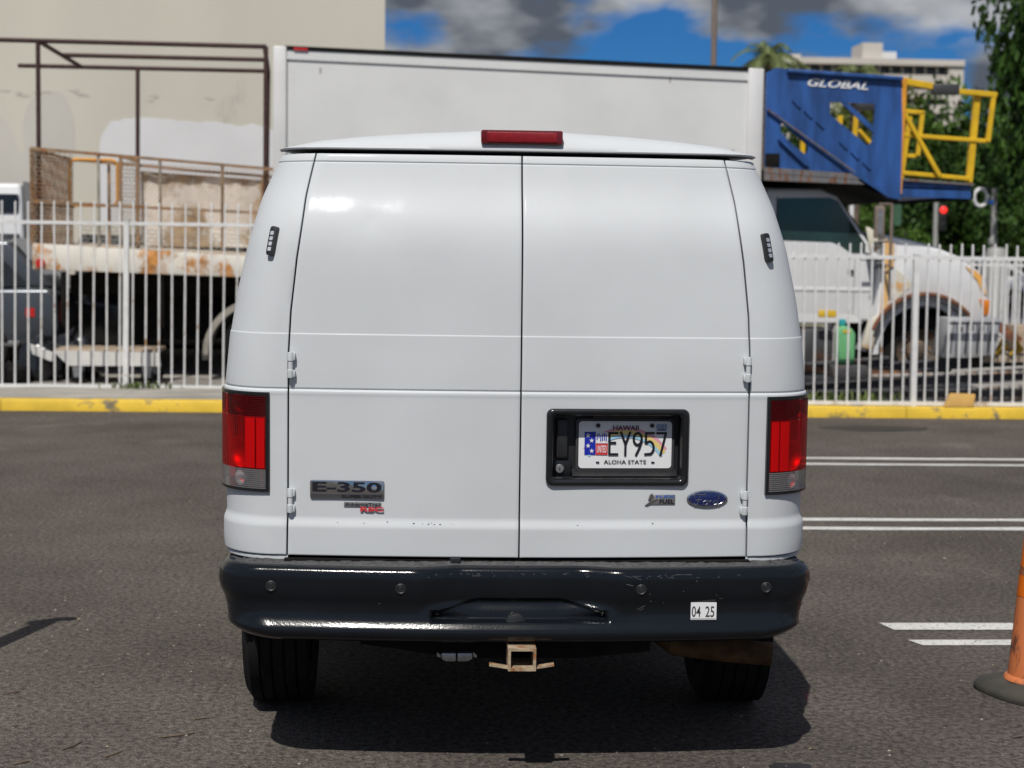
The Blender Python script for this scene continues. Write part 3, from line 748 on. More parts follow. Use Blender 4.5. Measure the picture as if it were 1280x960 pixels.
    ltr = {  # strokes of the script, local units: x 0..100, z 0..100
        'F': [[(6, 66), (2, 78), (12, 90), (30, 86), (44, 92)], [(24, 86), (20, 50), (12, 22), (4, 24), (6, 36)], [(8, 52), (20, 56), (32, 54)]],
        'o': [[(44, 50), (36, 42), (36, 28), (44, 22), (51, 32), (50, 44), (44, 50), (54, 46)]],
        'r': [[(54, 46), (58, 50), (56, 34), (54, 22)], [(57, 40), (62, 50), (67, 48)]],
        'd': [[(84, 48), (76, 50), (70, 38), (74, 23), (82, 28), (86, 44)], [(94, 88), (88, 56), (85, 28), (90, 22), (98, 32)]]}
    for ch, st in ltr.items():
        t = MB()
        for pth in st: t.tube([(.599+q[0]*.001, yb-.0082, .938+q[1]*.00055) for q in pth], .0013, 6)
        t.build('script_letter', M['chrome'], B)

    bend(B, .649)
    # rear bumper
    bp_ = [(-.14, .747), (-.035, .748), (-.020, .7455), (-.008, .739), (.000, .727), (.0035, .705), (.003, .670), (-.001, .642), (-.008, .626), (-.010, .612), (-.010, .592),
           (-.007, .574), (.002, .556), (.012, .542), (.017, .533), (.0165, .522), (.010, .508), (-.002, .498), (-.024, .488), (-.06, .483), (-.10, .483)]
    fine = []
    for i in range(len(bp_)-1):
        (o0, z0), (o1, z1) = bp_[i], bp_[i+1]; k = max(1, int(math.hypot(o1-o0, z1-z0)/.0045))
        for q in range(k): fine.append((o0+(o1-o0)*q/k, z0+(z1-z0)*q/k))
    fine.append(bp_[-1])
    fo_ = np.array(fine); pad_ = np.vstack([np.repeat(fo_[:1], 4, 0), fo_, np.repeat(fo_[-1:], 4, 0)])
    sm = np.stack([np.convolve(pad_[:, c], [1/5]*5, 'same') for c in (0, 1)], 1)[4:-4]
    sm[0] = fo_[0]; sm[-1] = fo_[-1]; fine = [tuple(p) for p in sm]
    def WB(z): return 1.026*float(np.interp(z, [.48, .50, .53, .57, .60, .64, .68, .72, .75], [.900, .925, .956, .982, .993, .999, 1.004, 1.0, .992]))
    RB = .15
    ss = sorted(set(list(np.round(np.arange(-.40, .401, .008), 4))+list(np.round(np.linspace(-1.55, -.41, 70), 4))+list(np.round(np.linspace(.41, 1.55, 70), 4))))
    def bpath(s, z):
        a = abs(s); sg = -1 if s < 0 else 1; Wd = WB(z)-RB
        # keep columns vertical: parameter scaled by the row's own width
        full = .85
        if a <= full: x = a*Wd/full; th = 0; y = 0
        elif a <= full+RB*math.pi/2: th = (a-full)/RB; x = Wd+RB*math.sin(th); y = RB-RB*math.cos(th)
        else: th = math.pi/2; x = WB(z); y = RB+a-full-RB*math.pi/2
        y += .055*(min(x, Wd)/.85)**2-.004
        return sg*x, y, sg*math.sin(th), -math.cos(th)
    def notch(x): return 1-float(sstep(.19, .36, abs(x)))
    m = MB(); nr = len(fine)
    for s in ss:
        for (o, z) in fine:
            x, y, nx, ny = bpath(s, z)
            if z > .55:
                o2 = o-.042*notch(x)*float(sstep(.578, .635, z))
                zt = .600+.034*(1-float(sstep(.12, .29, abs(x))))
                pk = float(sstep(.562, .568, z))*(1-float(sstep(zt-.006, zt+.002, z)))*(1-float(sstep(.292, .303, abs(x))))
                o2 -= pk*(.034-.022*float(sstep(.57, zt, z)))
                if o < -.13: o2 = o
            else: o2 = o
            o2 += .0009*noise.noise(Vector((x*6, 1, z*6)))
            m.v.append((x+nx*o2, y+ny*o2, z))
    m.f = [(i*nr+k, (i+1)*nr+k, (i+1)*nr+k+1, i*nr+k+1) for i in range(len(ss)-1) for k in range(nr-1)]
    BU = m.build('rear_bumper', M['bumper'], V, smooth=60)
    # ribbed step pad on top of the bumper
    m = MB(); os_ = np.linspace(0, 1, 33); sp = np.linspace(-1.0, 1.0, 401)
    for s in sp:
        x, y, nx, ny = bpath(s, .75); f0 = -.026-.042*notch(x)
        for q, t in enumerate(os_):
            o = f0+( -.135-f0)*t
            z = .7490+.0055*max(0, math.sin(2*math.pi*(t*4.5+.30*math.sin(2*math.pi*s/.075))))*(1 if 1 < q < 31 else 0) - (.003 if q == 0 else 0)
            m.v.append((x+nx*o, y+ny*o, z))
    m.f = [(i*33+k, (i+1)*33+k, (i+1)*33+k+1, i*33+k+1) for i in range(400) for k in range(32)]
    m.build('step_pad', M['tread'], BU, smooth=20)
    for x in (-.838, -.401, .412, .847):
        y = .055*(x/.873)**2-.0085
        d = MB(); d.lathe([(.0, -.001), (.010, -.001), (.0115, .0005), (.013, -.0005), (.0155, -.0015), (.0185, 0), (.0185, .012)], (x, y, .677), 'y', 24)
        d.build('parking_sensor', M['blackplastic'], BU)
    ys_ = .055*(.63/.873)**2+.001
    st = thing('inspection_sticker', (.63, 0, .598), None, None); adopt(st, BU)
    MB().prism([(.586, .569), (.674, .569), (.674, .628), (.586, .628)], ys_-.004, ys_+.003).build('sticker_sheet', M['white'], BU, smooth=0)
    bpy.data.objects.remove(st)
    text('sticker_digits', '04', .589, .620, .578, .616, ys_-.004, M['caution'], BU, .0004, .012)
    text('sticker_digits', '25', .636, .667, .578, .616, ys_-.004, M['caution'], BU, .0004, .012)
    MB().box(.588, .672, ys_-.0045, ys_-.004, .5715, .5730).build('sticker_line', M['caution'], BU, smooth=0)
    m = MB(); rg = random.Random(5)
    for i in range(70):
        x = rg.choice((rg.uniform(.35, .62), rg.uniform(-.35, .7), rg.uniform(-.8, .8))); z = rg.choice((.722, .726, .716, rg.uniform(.60, .72))); l_ = rg.choice((.001, .002, .003, .006, .012)); h_ = rg.uniform(.0004, .0012)
        if abs(x) < .34 and z < .70: continue
        sx, sy, nx, ny = bpath(x*.85/(WB(z)-RB), z); o_ = float(np.interp(-z, [-q[1] for q in fine[10:]], [q[0] for q in fine[10:]]))-.042*notch(sx)*float(sstep(.578, .635, z))+.0012
        y = sy-o_; tl_ = rg.uniform(-.6, .6)*l_
        m.add([(sx-l_, y, z-h_+tl_), (sx+l_, y, z-h_-tl_), (sx+l_, y+.0004, z+h_-tl_), (sx-l_, y+.0004, z+h_+tl_)], [(0, 1, 2, 3)])
    o = m.build('scratches', M['scratch'], BU, smooth=0); o['kind'] = 'stuff'
    m = MB()
    for x in (-.33, -.30, -.27, -.235, -.225, -.36, -.45, -.53, -.62, .2, .46, -.29, -.31):
        y = .10+.042*(x/.85)**2-.0068; z = .884+rg.uniform(-.004, .004); r_ = rg.uniform(.001, .0035)
        m.add([(x-r_*1.6, y, z), (x, y, z-r_*.6), (x+r_*1.3, y, z+r_*.2), (x, y, z+r_*.6)], [(0, 1, 2, 3)])
    o = m.build('paint_chips', M['underbody'], V, smooth=0); o['kind'] = 'stuff'
    b = MB(); b.lathe([(.0, -.016), (.020, -.016), (.034, -.011), (.036, .0), (.036, .03)], (-.012, .030, .556), 'y', 24); b.build('hole_cover', M['blackplastic'], BU)

    # wheels
    for xc, yc in ((-.892, 1.06), (.892, 1.06), (-.895, 4.85), (.895, 4.85)):
        hw = .118; Wl = thing('wheel', (xc, yc, .385), None, None); adopt(Wl, V)
        t = MB(); prof = [(.24, -hw+.01), (.30, -hw-.008), (.345, -hw-.006), (.372, -hw+.012)]
        for k in range(5):
            a = -hw+.022+k*.046; b_ = a+.036
            prof += [(.386, a), (.387, b_), (.376, b_+.002), (.376, b_+.008)]
        prof = prof[:-2]+[(.372, hw-.012), (.345, hw+.006), (.30, hw+.008), (.24, hw-.01)]
        t.lathe(prof, (xc, yc, .387), 'x', 56); t.build('tyre', M['rubber'], Wl, smooth=30)
        sgn = 1 if xc > 0 else -1
        r = MB(); r.lathe([(.245, -.10), (.245, .09), (.22, .095), (.205, .05), (.11, .03), (.08, .06), (.0, .065)], (xc, yc, .387), 'x', 32)
        if sgn < 0: r.v = [(2*xc-x, y, z) for x, y, z in r.v]
        r.build('rim', M['steel'], Wl)
    # underneath
    MB().box(-.96, .96, .70, 5.2, .56, .60).build('floor_pan', M['underbody'], V)
    MB().box(-.94, .94, .16, .62, .50, .55).build('rear_valance', M['underbody'], V)
    MB().prism([(-.54, .50), (-.54, .465), (-.2, .415), (.2, .415), (.46, .44), (.46, .50)], .10, .24).build('hitch_crossbar', M['underbody'], V)
    ax = MB(); ax.tube([(-.85, 1.06, .39), (.85, 1.06, .39)], .05, 12).lathe([(0, -.16), (.10, -.14), (.15, -.05), (.15, .05), (.10, .14), (0, .16)], (.05, 1.06, .39), 'y', 20); ax.build('rear_axle', M['underbody'], V)
    for sg in (-1, 1): MB().box(sg*.48-.04, sg*.48+.04, .25, 5.0, .44, .56).build('frame_rail', M['underbody'], V)
    MB().box(-.40, .30, 1.75, 2.5, .30, .56).build('fuel_tank', M['underbody'], V, bevel=.04)
    hr = MB()
    for (a, b_, c, d) in ((-.039, -.030, .410, .487), (.046, .055, .410, .487), (-.030, .046, .410, .419), (-.030, .046, .478, .487)): hr.box(a, b_, -.05, .40, c, d)
    HR = hr.build('hitch_receiver', M['hitch'], V)
    for sg in (-1, 1):
        q = MB(); q.beam((.008+sg*.045, -.02, .416), (.008+sg*.109, -.02, .426), .03, .006); q.build('chain_loop', M['hitch'], HR)
    pin = MB(); pin.lathe([(0, -.01), (.014, -.008), (.014, .01)], (.022, .13, .475), 'y', 12); pin.v = [(x, y, .475+(z-.475)*.4) for x, y, z in pin.v]; pin.build('hitch_bolt', M['steel'], HR)
    wc = MB(); wc.prism([(-.262, .440), (-.212, .440), (-.212, .411), (-.245, .411), (-.26, .418)], .07, .13).prism([(-.207, .440), (-.157, .440), (-.155, .420), (-.172, .411), (-.207, .411)], .07, .13)
    WC = wc.build('trailer_socket', M['steel'], V, bevel=.003)
    for x0, x1 in ((-.277, -.264), (-.153, -.140)): MB().prism([(x0, .440), (x1, .430), (x1, .420), (x0, .425)], .085, .12).build('socket_ear', M['steel'], WC)
    ex = MB(); ex.tube([(.50, .75, .40), (.62, .56, .345), (.80, .52, .335), (.972, .50, .325)], [.035, .042, .044, .044], 18, caps=False)
    ex.tube([(.972, .50, .325), (.80, .52, .335)], .040, 18, caps=False); ex.build('exhaust_pipe', M['exhaust'], V)
    MB().tube([(.45, .95, .40), (.45, 1.9, .38)], .10, 16).build('muffler', M['exhaust'], V)
M['bumper'] = mat('black_bumper_paint', (.006, .008, .011), .15, 0, .15, 5, .05, 160, 0, spec=.40)
M['tread'] = mat('step_tread', (.055, .055, .058), .65, 0, .2, 20)
M['scratch'] = mat('pale_scratch', (.075, .08, .088), .6, 0, .5, 60)
van()

# ------------------------------------------------------------------ ground
def sheet(name, x0, x1, y0, y1, z, material, kind='structure', parent=None, th=.0):
    m = MB(); m.add([(x0,y0,z),(x1,y0,z),(x1,y1,z),(x0,y1,z)], [(0,1,2,3)])
    o = m.build(name, material, parent, smooth=0)
    if kind and parent is None: o['kind'] = kind
    return o
KY = 11.58
sheet('ground', -1500, 1500, -1500, 1500, -.05, M['hill'])
LOT = sheet('parking_lot', -40, 40, -40, KY, 0, M['asphalt'])
sheet('yard', -40, 40, KY+.14, 28.5, .115, M['cyard'])
sheet('road', -60, 90, 29.5, 44, .02, M['road'])
sheet('verge', -60, 90, 44.004, 62, .06, M['grass'])
sheet('verge', -60, 90, 28.504, 29.5, .10, M['grass'])
# kerb with yellow paint on face and top edge, in lengths with small joints
m = MB(); x = -24.0
while x < 24:
    m.prism([(KY, -.02), (KY, .10), (KY+.012, .118), (KY+.13, .122), (KY+.13, -.02)], x+.004, x+2.396, axis='x'); x += 2.4
tag(m.build('kerb', M['yellow_kerb']), kind='structure')
m = MB(); x = -24.0
while x < -.3:
    m.box(x+.004, x+1.196, KY+.134, 13.3, .05, .124+random.uniform(-.002, .002)); x += 1.2
tag(m.build('pavement', M['walk']), kind='structure')
for (a, b, c, d) in ((2.0, 9.0, 8.26, 8.38), (2.0, 9.0, 7.90, 8.01), (1.3, 9.0, 5.20, 5.31), (1.3, 9.0, 4.86, 4.97)):
    mm = MB(); k = 24; top = []; bo = []
    for i in range(k+1):
        xx = a+(b-a)*i/k; top.append((xx, d+random.uniform(-.012, .012)+(.03*(xx-2)/7 if d < 6 else 0))); bo.append((xx, c+random.uniform(-.012, .012)+(.05*(xx-2)/7 if d < 6 else 0)))
    mm.add([(p[0], p[1], .004) for p in bo+top], [(i, i+1, k+2+i, k+1+i) for i in range(k)]); mm.build('painted_line', M['line'], LOT, smooth=0)
for pts in ([(1.935, 2.18), (6.5, 2.21), (6.5, 2.335), (1.90, 2.32)], [(1.985, 1.885), (6.5, 1.93), (6.5, 2.04), (1.945, 1.985)]):
    MB().add([(a, b, .004) for a, b in pts], [(0, 1, 2, 3)]).build('painted_line', M['line'], LOT, smooth=0)
# an oil spot and grit on the asphalt
M['oil'] = mat('oil_stain', (.018, .016, .015), .5, 0, .3, 20)
for (cx, cy, rx, ry) in ((.98, .17, .075, .05), (-2.45, 1.45, .04, .05), (4.2, 10.6, .5, .25), (3.1, 10.9, .3, .12)):
    pts = []
    for k in range(26):
        a = 2*math.pi*k/26; q = 1+.28*noise.noise(Vector((math.cos(a)*1.7+cx, math.sin(a)*1.7, cy)))+random.uniform(-.07, .07)
        pts.append((cx+rx*q*math.cos(a), cy+ry*q*math.sin(a), .003))
    MB().add(pts, [tuple(range(26))]).build('oil_stain', M['oil'], LOT, smooth=0)
M['grit'] = mat('pale_grit', (.34, .31, .26), .9, 0, .4, 30)
m = MB()
def pebble(m, x, y, r):
    v = [(x+r*random.uniform(.7, 1.3)*a, y+r*random.uniform(.7, 1.3)*b, .001+r*random.uniform(.5, .9)*c) for a, b, c in ((1,0,0),(0,1,0),(-1,0,0),(0,-1,0),(.2,.1,1))]
    m.add(v, [(0,1,4),(1,2,4),(2,3,4),(3,0,4)])
for i in range(1500):
    y = random.uniform(-.6, 6) if i % 3 else random.uniform(10.7, 11.5); x = random.uniform(-3.2, 3.4)*(1+max(0, y)/9)
    pebble(m, x, y, random.choice((.0025, .003, .004, .006)))
tag(m.build('grit', M['grit'], smooth=0), 'pale grit and small stones scattered over the dark asphalt', 'grit', kind='stuff')
M['litter'] = mat('dry_leaf_litter', (.42, .34, .22), .9, 0, .4, 30)
m = MB()
for i in range(70):
    if i < 30: x, y = random.uniform(-3.5, 4.5), random.uniform(.0, 4.5)
    else: x, y = random.uniform(-5, 6.5), random.uniform(11.2, 11.56)
    a = random.uniform(0, 6.28); r = random.uniform(.006, .016); dx, dy = math.cos(a)*r, math.sin(a)*r
    m.add([(x-dx, y-dy, .004), (x+dy*.4, y-dx*.4, .009), (x+dx, y+dy, .005), (x-dy*.4, y+dx*.4, .006)], [(0,1,2),(0,2,3)])
tag(m.build('leaf_litter', M['litter'], smooth=0), 'dry bits of leaf lying on the asphalt and along the kerb', 'leaf litter', kind='stuff')

m = MB()
for (x, y, a, l_) in ((-1.62, .38, .9, .11), (-1.30, .52, .25, .14), (-1.45, .30, .75, .08), (-2.0, 1.1, .4, .05), (1.9, .5, .2, .05), (-1.2, .75, .1, .06), (1.7, 3.6, .3, .08), (-1.75, .22, .5, .06)):
    m.tube([(x, y, .004), (x+l_*.5*math.cos(a), y+l_*.5*math.sin(a), .007), (x+l_*math.cos(a+.2), y+l_*math.sin(a+.2), .004)], .003, 5)
tag(m.build('twigs', M['bark']), 'thin dark twigs lying on the asphalt near the van', 'twigs', kind='stuff')
# ------------------------------------------------------------------ fences
def fence(x0, x1, y, zb, ztop, zr_, zlow, pitch, posts, label, yfun=None, lean=0, pw=.0175, tall=()):
    F = thing('picket_fence', ((x0+x1)/2, y, zb), label, 'fence')
    Y = yfun or (lambda x: y)
    def xf(x, yy, z): return (x+lean*(z-zb), yy, z)
    pm = None; x = x0+pitch*.5; k = 0
    while x < x1:
        if not any(abs(x-p) < pitch*.35 for p in posts):
            if pm is None:
                m = MB(); m.box(-pw/2, pw/2, -pw/2, pw/2, zlow-.06, ztop-.012).add([(-pw/2,-pw/2,ztop-.012),(pw/2,-pw/2,ztop-.012),(pw/2,pw/2,ztop-.012),(-pw/2,pw/2,ztop-.012),(0,0,ztop)], [(0,1,4),(1,2,4),(2,3,4),(3,0,4)])
                m.v = [(a+lean*(c-zb), b, c) for a, b, c in m.v]
                o = m.build('picket', M['white_paint'], F, smooth=0); pm = o; base = Vector(o.location)
            else:
                o = pm.copy(); C.objects.link(o)
            o.location = base + Vector((x, Y(x), random.uniform(-.008, .008))); o.rotation_euler = (random.uniform(-.004, .004), random.uniform(-.005, .005), 0)
        x += pitch; k += 1
    for z in (zr_, zlow):
        m = MB(); m.beam((x0+lean*(z-zb), Y(x0)+.0, z), (x1+lean*(z-zb), Y(x1), z), .034, .04); m.build('rail', M['white_paint'], F)
    for p in posts:
        m = MB(); m.box(p-.029, p+.029, Y(p)-.030, Y(p)+.030, zb-.02, zr_+.03); m.box(p-.034, p+.034, Y(p)-.034, Y(p)+.034, zr_+.03, zr_+.04)
        m.build('post', M['white_paint'], F, xf=xf)
    return F
fence(-9.0, -1.0, 12.95, .124, 2.215, 1.975, .135, .1455, (-6.7, -3.765, -1.0), 'white metal picket fence on the pavement in front of the rusty flatbed', lean=.012)
fence(1.2, 6.7, 11.69, .12, 1.875, 1.722, .150, .1215, (1.25, 4.90, 6.68), 'white metal picket fence standing on the yellow kerb in front of the white truck', lean=-.012)
fence(10.0, 22.0, 25.0, .115, 1.62, 1.50, .2, .115, (10.0, 12.5, 15.0, 17.5), 'low white picket fence at the far side of the yard by the road', pw=.03)

# ------------------------------------------------------------------ cream building
Bd = thing('warehouse', (-12, 22, 0), 'cream painted windowless building wall with a white painted-over patch', 'building')
m = MB(); m.prism([(-30, 22), (-1.14, 22), (-2.6, 36), (-30, 36)], -.04, 14, axis='z'); m.build('wall', M['wall'], Bd)
pts = []
base_ = [(-5.90, 2.0), (-5.93, 2.9), (-5.85, 3.50), (-5.70, 3.72), (-5.3, 3.80), (-4.6, 3.77), (-4.25, 3.73), (-4.0, 3.77), (-3.6, 3.69), (-3.3, 3.73), (-2.9, 3.58), (-2.2, 3.5), (-1.7, 3.45), (-1.5, 2.0)]
for i in range(len(base_)-1):
    (a, b), (c, d) = base_[i], base_[i+1]
    for q in range(6):
        t = q/6; pts.append((a+(c-a)*t+random.uniform(-.012, .012), b+(d-b)*t+random.uniform(-.014, .014)))
pts.append(base_[-1])
MB().prism(pts, 21.994, 22.01).build('painted_patch', M['patch'], Bd, smooth=0)
M['smear'] = mat('grey_smear', (.565, .54, .485), .85, 0, .06, .8)
for (cx, cz, rx, rz) in ((-6.7, 3.35, .42, .85), (-7.65, 3.0, .45, .9), (-7.2, 2.6, .6, .6)):
    pts = []
    for k in range(40):
        a = 2*math.pi*k/40; q = 1+.22*noise.noise(Vector((math.cos(a)*1.5+cx, math.sin(a)*1.5, cz)))
        pts.append((cx+rx*q*math.cos(a), cz+rz*q*math.sin(a)))
    MB().prism(pts, 21.996+abs(cx)*.0001, 22.01).build('grey_patch', M['smear'], Bd, smooth=0)
M['scuff'] = mat('wall_scuff', (.545, .52, .45), .9, 0, .12, 4)
for i in range(15):
    cx = random.uniform(-7.9, -2.4); cz = 4.17+random.gauss(0, .05)-.09*(cx > -4.6 and random.random() < .6)
    if i > 12: cx, cz = random.uniform(-5, -1.4), random.uniform(5.2, 6)
    pts = [(cx+random.uniform(.02, .09)*math.cos(a)*1.5, cz+random.uniform(.01, .05)*math.sin(a)) for a in np.linspace(0, 5.6, 9)]
    MB().prism(pts, 21.995, 22.01).build('scuff_mark', M['scuff'], Bd, smooth=0)

# ------------------------------------------------------------------ flatbed truck on the left
def lerp(a, b, t): return a+(b-a)*t
FT = thing('flatbed_truck', (-3.2, 14.4, .115), 'rusty white flatbed truck with a brown mesh rack and pipe frame overhead', 'truck')
XA, XB, YN, YF = -4.925, -1.2, 13.4, 15.6
def zt(x, za, zb_, xb=-2.3): return za+(zb_-za)*(x-XA)/(xb-XA)
m = MB(); m.prism([(XA, 1.425), (XA, 1.735), (XB, zt(XB, 1.735, 1.615)), (XB, zt(XB, 1.425, 1.36))], YN, YF); m.build('bed', M['bed'], FT, bevel=.012)
def pipe(name, pts, r, mt, par=FT, n=8):
    m = MB(); m.tube(pts, r, n); return m.build(name, mt, par, smooth=50)
for y, dz in ((YN+.02, 0), (YF-.02, -.03)):
    m = MB(); m.beam((XA, y, 2.845+dz), (XB, y, zt(XB, 2.845, 2.66)+dz), .035); m.build('top_rail', M['meshrust'], FT)
    if y < 14: m = MB(); m.beam((XA, y, 2.225), (XB, y, zt(XB, 2.225, 2.13)), .032); m.build('middle_rail', M['meshrust'], FT)
m = MB(); m.beam((XA, YN, 2.84), (XA, YF, 2.81), .035).beam((XA, YN, 2.22), (XA, YF, 2.2), .032); m.build('end_rail', M['meshrust'], FT)
for x, w_, mt in ((XA, .04, 'meshrust'), (-4.15, .032, 'meshgrey'), (-3.43, .03, 'meshgrey'), (-2.70, .035, 'meshrust'), (-2.0, .035, 'meshrust')):
    m = MB(); m.beam((x, YN+.03, 1.70), (x, YN+.03, zt(x, 2.83, 2.645)), w_); m.build('stake', M[mt], FT)
for x in (-4.45, -2.45):
    m = MB(); m.beam((x, YF-.05, 1.68), (x, YF-.05, zt(x, 2.80, 2.63)), .035); m.build('stake', M['meshrust'], FT)
def exmesh(name, org, eu, ev, nu, nv, pu, pv, w, mt, par=FT):
    """expanded metal: strands running zigzag, joined into one part"""
    m = MB(); eu, ev = Vector(eu).normalized(), Vector(ev).normalized(); o = Vector(org); nn = eu.cross(ev)
    for i in range(nv):
        for j in range(nu*2):
            a = o+eu*(j*pu/2)+ev*(i*pv+(pv*.46 if (j+i) % 2 else 0)); b = o+eu*((j+1)*pu/2)+ev*(i*pv+(pv*.46 if (j+1+i) % 2 else 0))
            h = ev*w/2; t = nn*.003
            m.add([a-h-t, b-h-t, b+h-t, a+h-t, a-h+t, b-h+t, b+h+t, a+h+t], [(0,1,2,3),(7,6,5,4),(3,2,6,7),(0,4,5,1)])
    o = m.build(name, M[mt], par, smooth=0); o['kind'] = 'stuff'; return o
exmesh('wire_mesh', (XA, YN, 1.73), (0, 1, 0), (0, 0, 1), 37, 30, .059, .037, .0165, 'meshrust')
exmesh('wire_mesh', (XA, YN+.01, 1.73), (1, 0, -.02), (0, 0, 1), 8, 24, .06, .0465, .012, 'meshrust')
exmesh('wire_mesh', (-4.35, YN+.01, 1.70), (1, 0, -.045), (0, 0, 1), 42, 6, .075, .047, .010, 'meshgrey')
exmesh('wire_mesh', (-4.02, YN+.012, 1.98), (1, 0, -.045), (0, 0, 1), 46, 24, .052, .031, .0065, 'meshrust')
exmesh('wire_mesh', (-4.02, 14.15, 1.70), (1, .12, 0), (0, 0, 1), 4, 24, .05, .0465, .014, 'meshgrey')
m = MB()
for a, b in (((-4.03, 14.15, 1.68), (-4.03, 14.15, 2.80)), ((-3.83, 14.18, 1.68), (-3.83, 14.18, 2.75)), ((-4.03, 14.15, 2.80), (-3.83, 14.18, 2.75))): m.beam(a, b, .035)
m.build('gate_frame', M['meshrust'], FT)
rr_ = rrect(-4.66, -4.08, 2.20, 2.76, .08, 4)
fr = MB(); fr.tube([(a, 14.2, b) for a, b in rr_]+[(rr_[0][0], 14.2, rr_[0][1])], .018, 8); fr.build('loop_frame', M['orange_edge'], FT, smooth=60)
# weathered sheet along the far side
m = MB(); nx_ = 24; 
for j in range(5):
    for i in range(nx_+1):
        x = -4.05+i*(2.5/nx_); m.v.append((x, YF+.02+.035*math.sin(i*1.7+j)*.6, lerp(1.70, zt(x, 2.74, 2.58), j/4)))
m.f = [(j*(nx_+1)+i, j*(nx_+1)+i+1, (j+1)*(nx_+1)+i+1, (j+1)*(nx_+1)+i) for j in range(4) for i in range(nx_)]
m.build('side_sheet', M['sheet'], FT, smooth=60)
# overhead pipe rack
pr = M['rustdark']
for a, b in (((-6.2, 13.5, 4.108), (-2.19, 13.5, 4.085)), ((-5.59, 15.5, 4.012), (-2.37, 15.5, 4.002)), ((-4.81, 14.6, 4.06), (-2.3, 14.6, 4.05)),
             ((-4.852, 13.5, 4.10), (-4.79, 15.5, 4.015)), ((-2.21, 13.5, 4.08), (-2.37, 15.5, 4.0)), ((-4.87, 13.52, 1.70), (-4.852, 13.5, 4.10)),
             ((-2.205, 13.52, 1.60), (-2.195, 13.5, 4.085)), ((-4.075, 15.5, 1.66), (-4.058, 15.5, 4.01)), ((-2.40, 15.5, 1.60), (-2.37, 15.5, 4.0))):
    pipe('rack_pipe', [a, b], .028, pr)
# reflectors, chassis, wheels
rl = MB(); rl.lathe([(0, -.02), (.05, -.018), (.056, -.004), (.056, .02)], (-4.83, YN-.005, 1.50), 'y', 20); rl.build('side_reflector', M['redlens'], FT)
for y in (13.9, 15.0): MB().box(-4.6, -.6, y, y+.09, 1.12, 1.36).build('chassis_rail', M['underbody'], FT)
MB().box(-4.0, -2.9, 14.3, 15.3, .55, 1.2).build('underbed_fill', M['underbody'], FT, bevel=.02)  # dark box added to fill the shade beneath the bed
for y in (13.75, 15.2):
    t = MB(); t.lathe([(.26, -.12), (.42, -.13), (.47, -.09), (.47, .09), (.42, .13), (.26, .12), (.1, .05), (0, .06)], (-2.25, y, .585), 'y', 32); t.v = [(x_, 2*y-y_, z_) for x_, y_, z_ in t.v]
    t.build('wheel', M['rubber'], FT)
mg = MB(); ap = [(math.cos(a), math.sin(a)) for a in np.linspace(R(25), R(185), 20)]
mg.prism([(-2.25+1.02*c*.70, .42+.70*s_*1.0) for c, s_ in ap]+[(-2.25+.92*c*.70, .42+.62*s_) for c, s_ in reversed(ap)], 13.55, 13.95)
M['mudguard'] = mat('dusty_mudguard', (.30, .28, .24), .7, 0, .2, 5); mg.build('mudguard', M['mudguard'], FT)
for x in (-4.6, -3.45): MB().box(x, x+.05, YN+.02, YN+.10, .75, 1.4).build('rail_hanger', M['underbody'], FT)

FT.location = Vector(FT.location)+Vector((-.10, .5, 0))
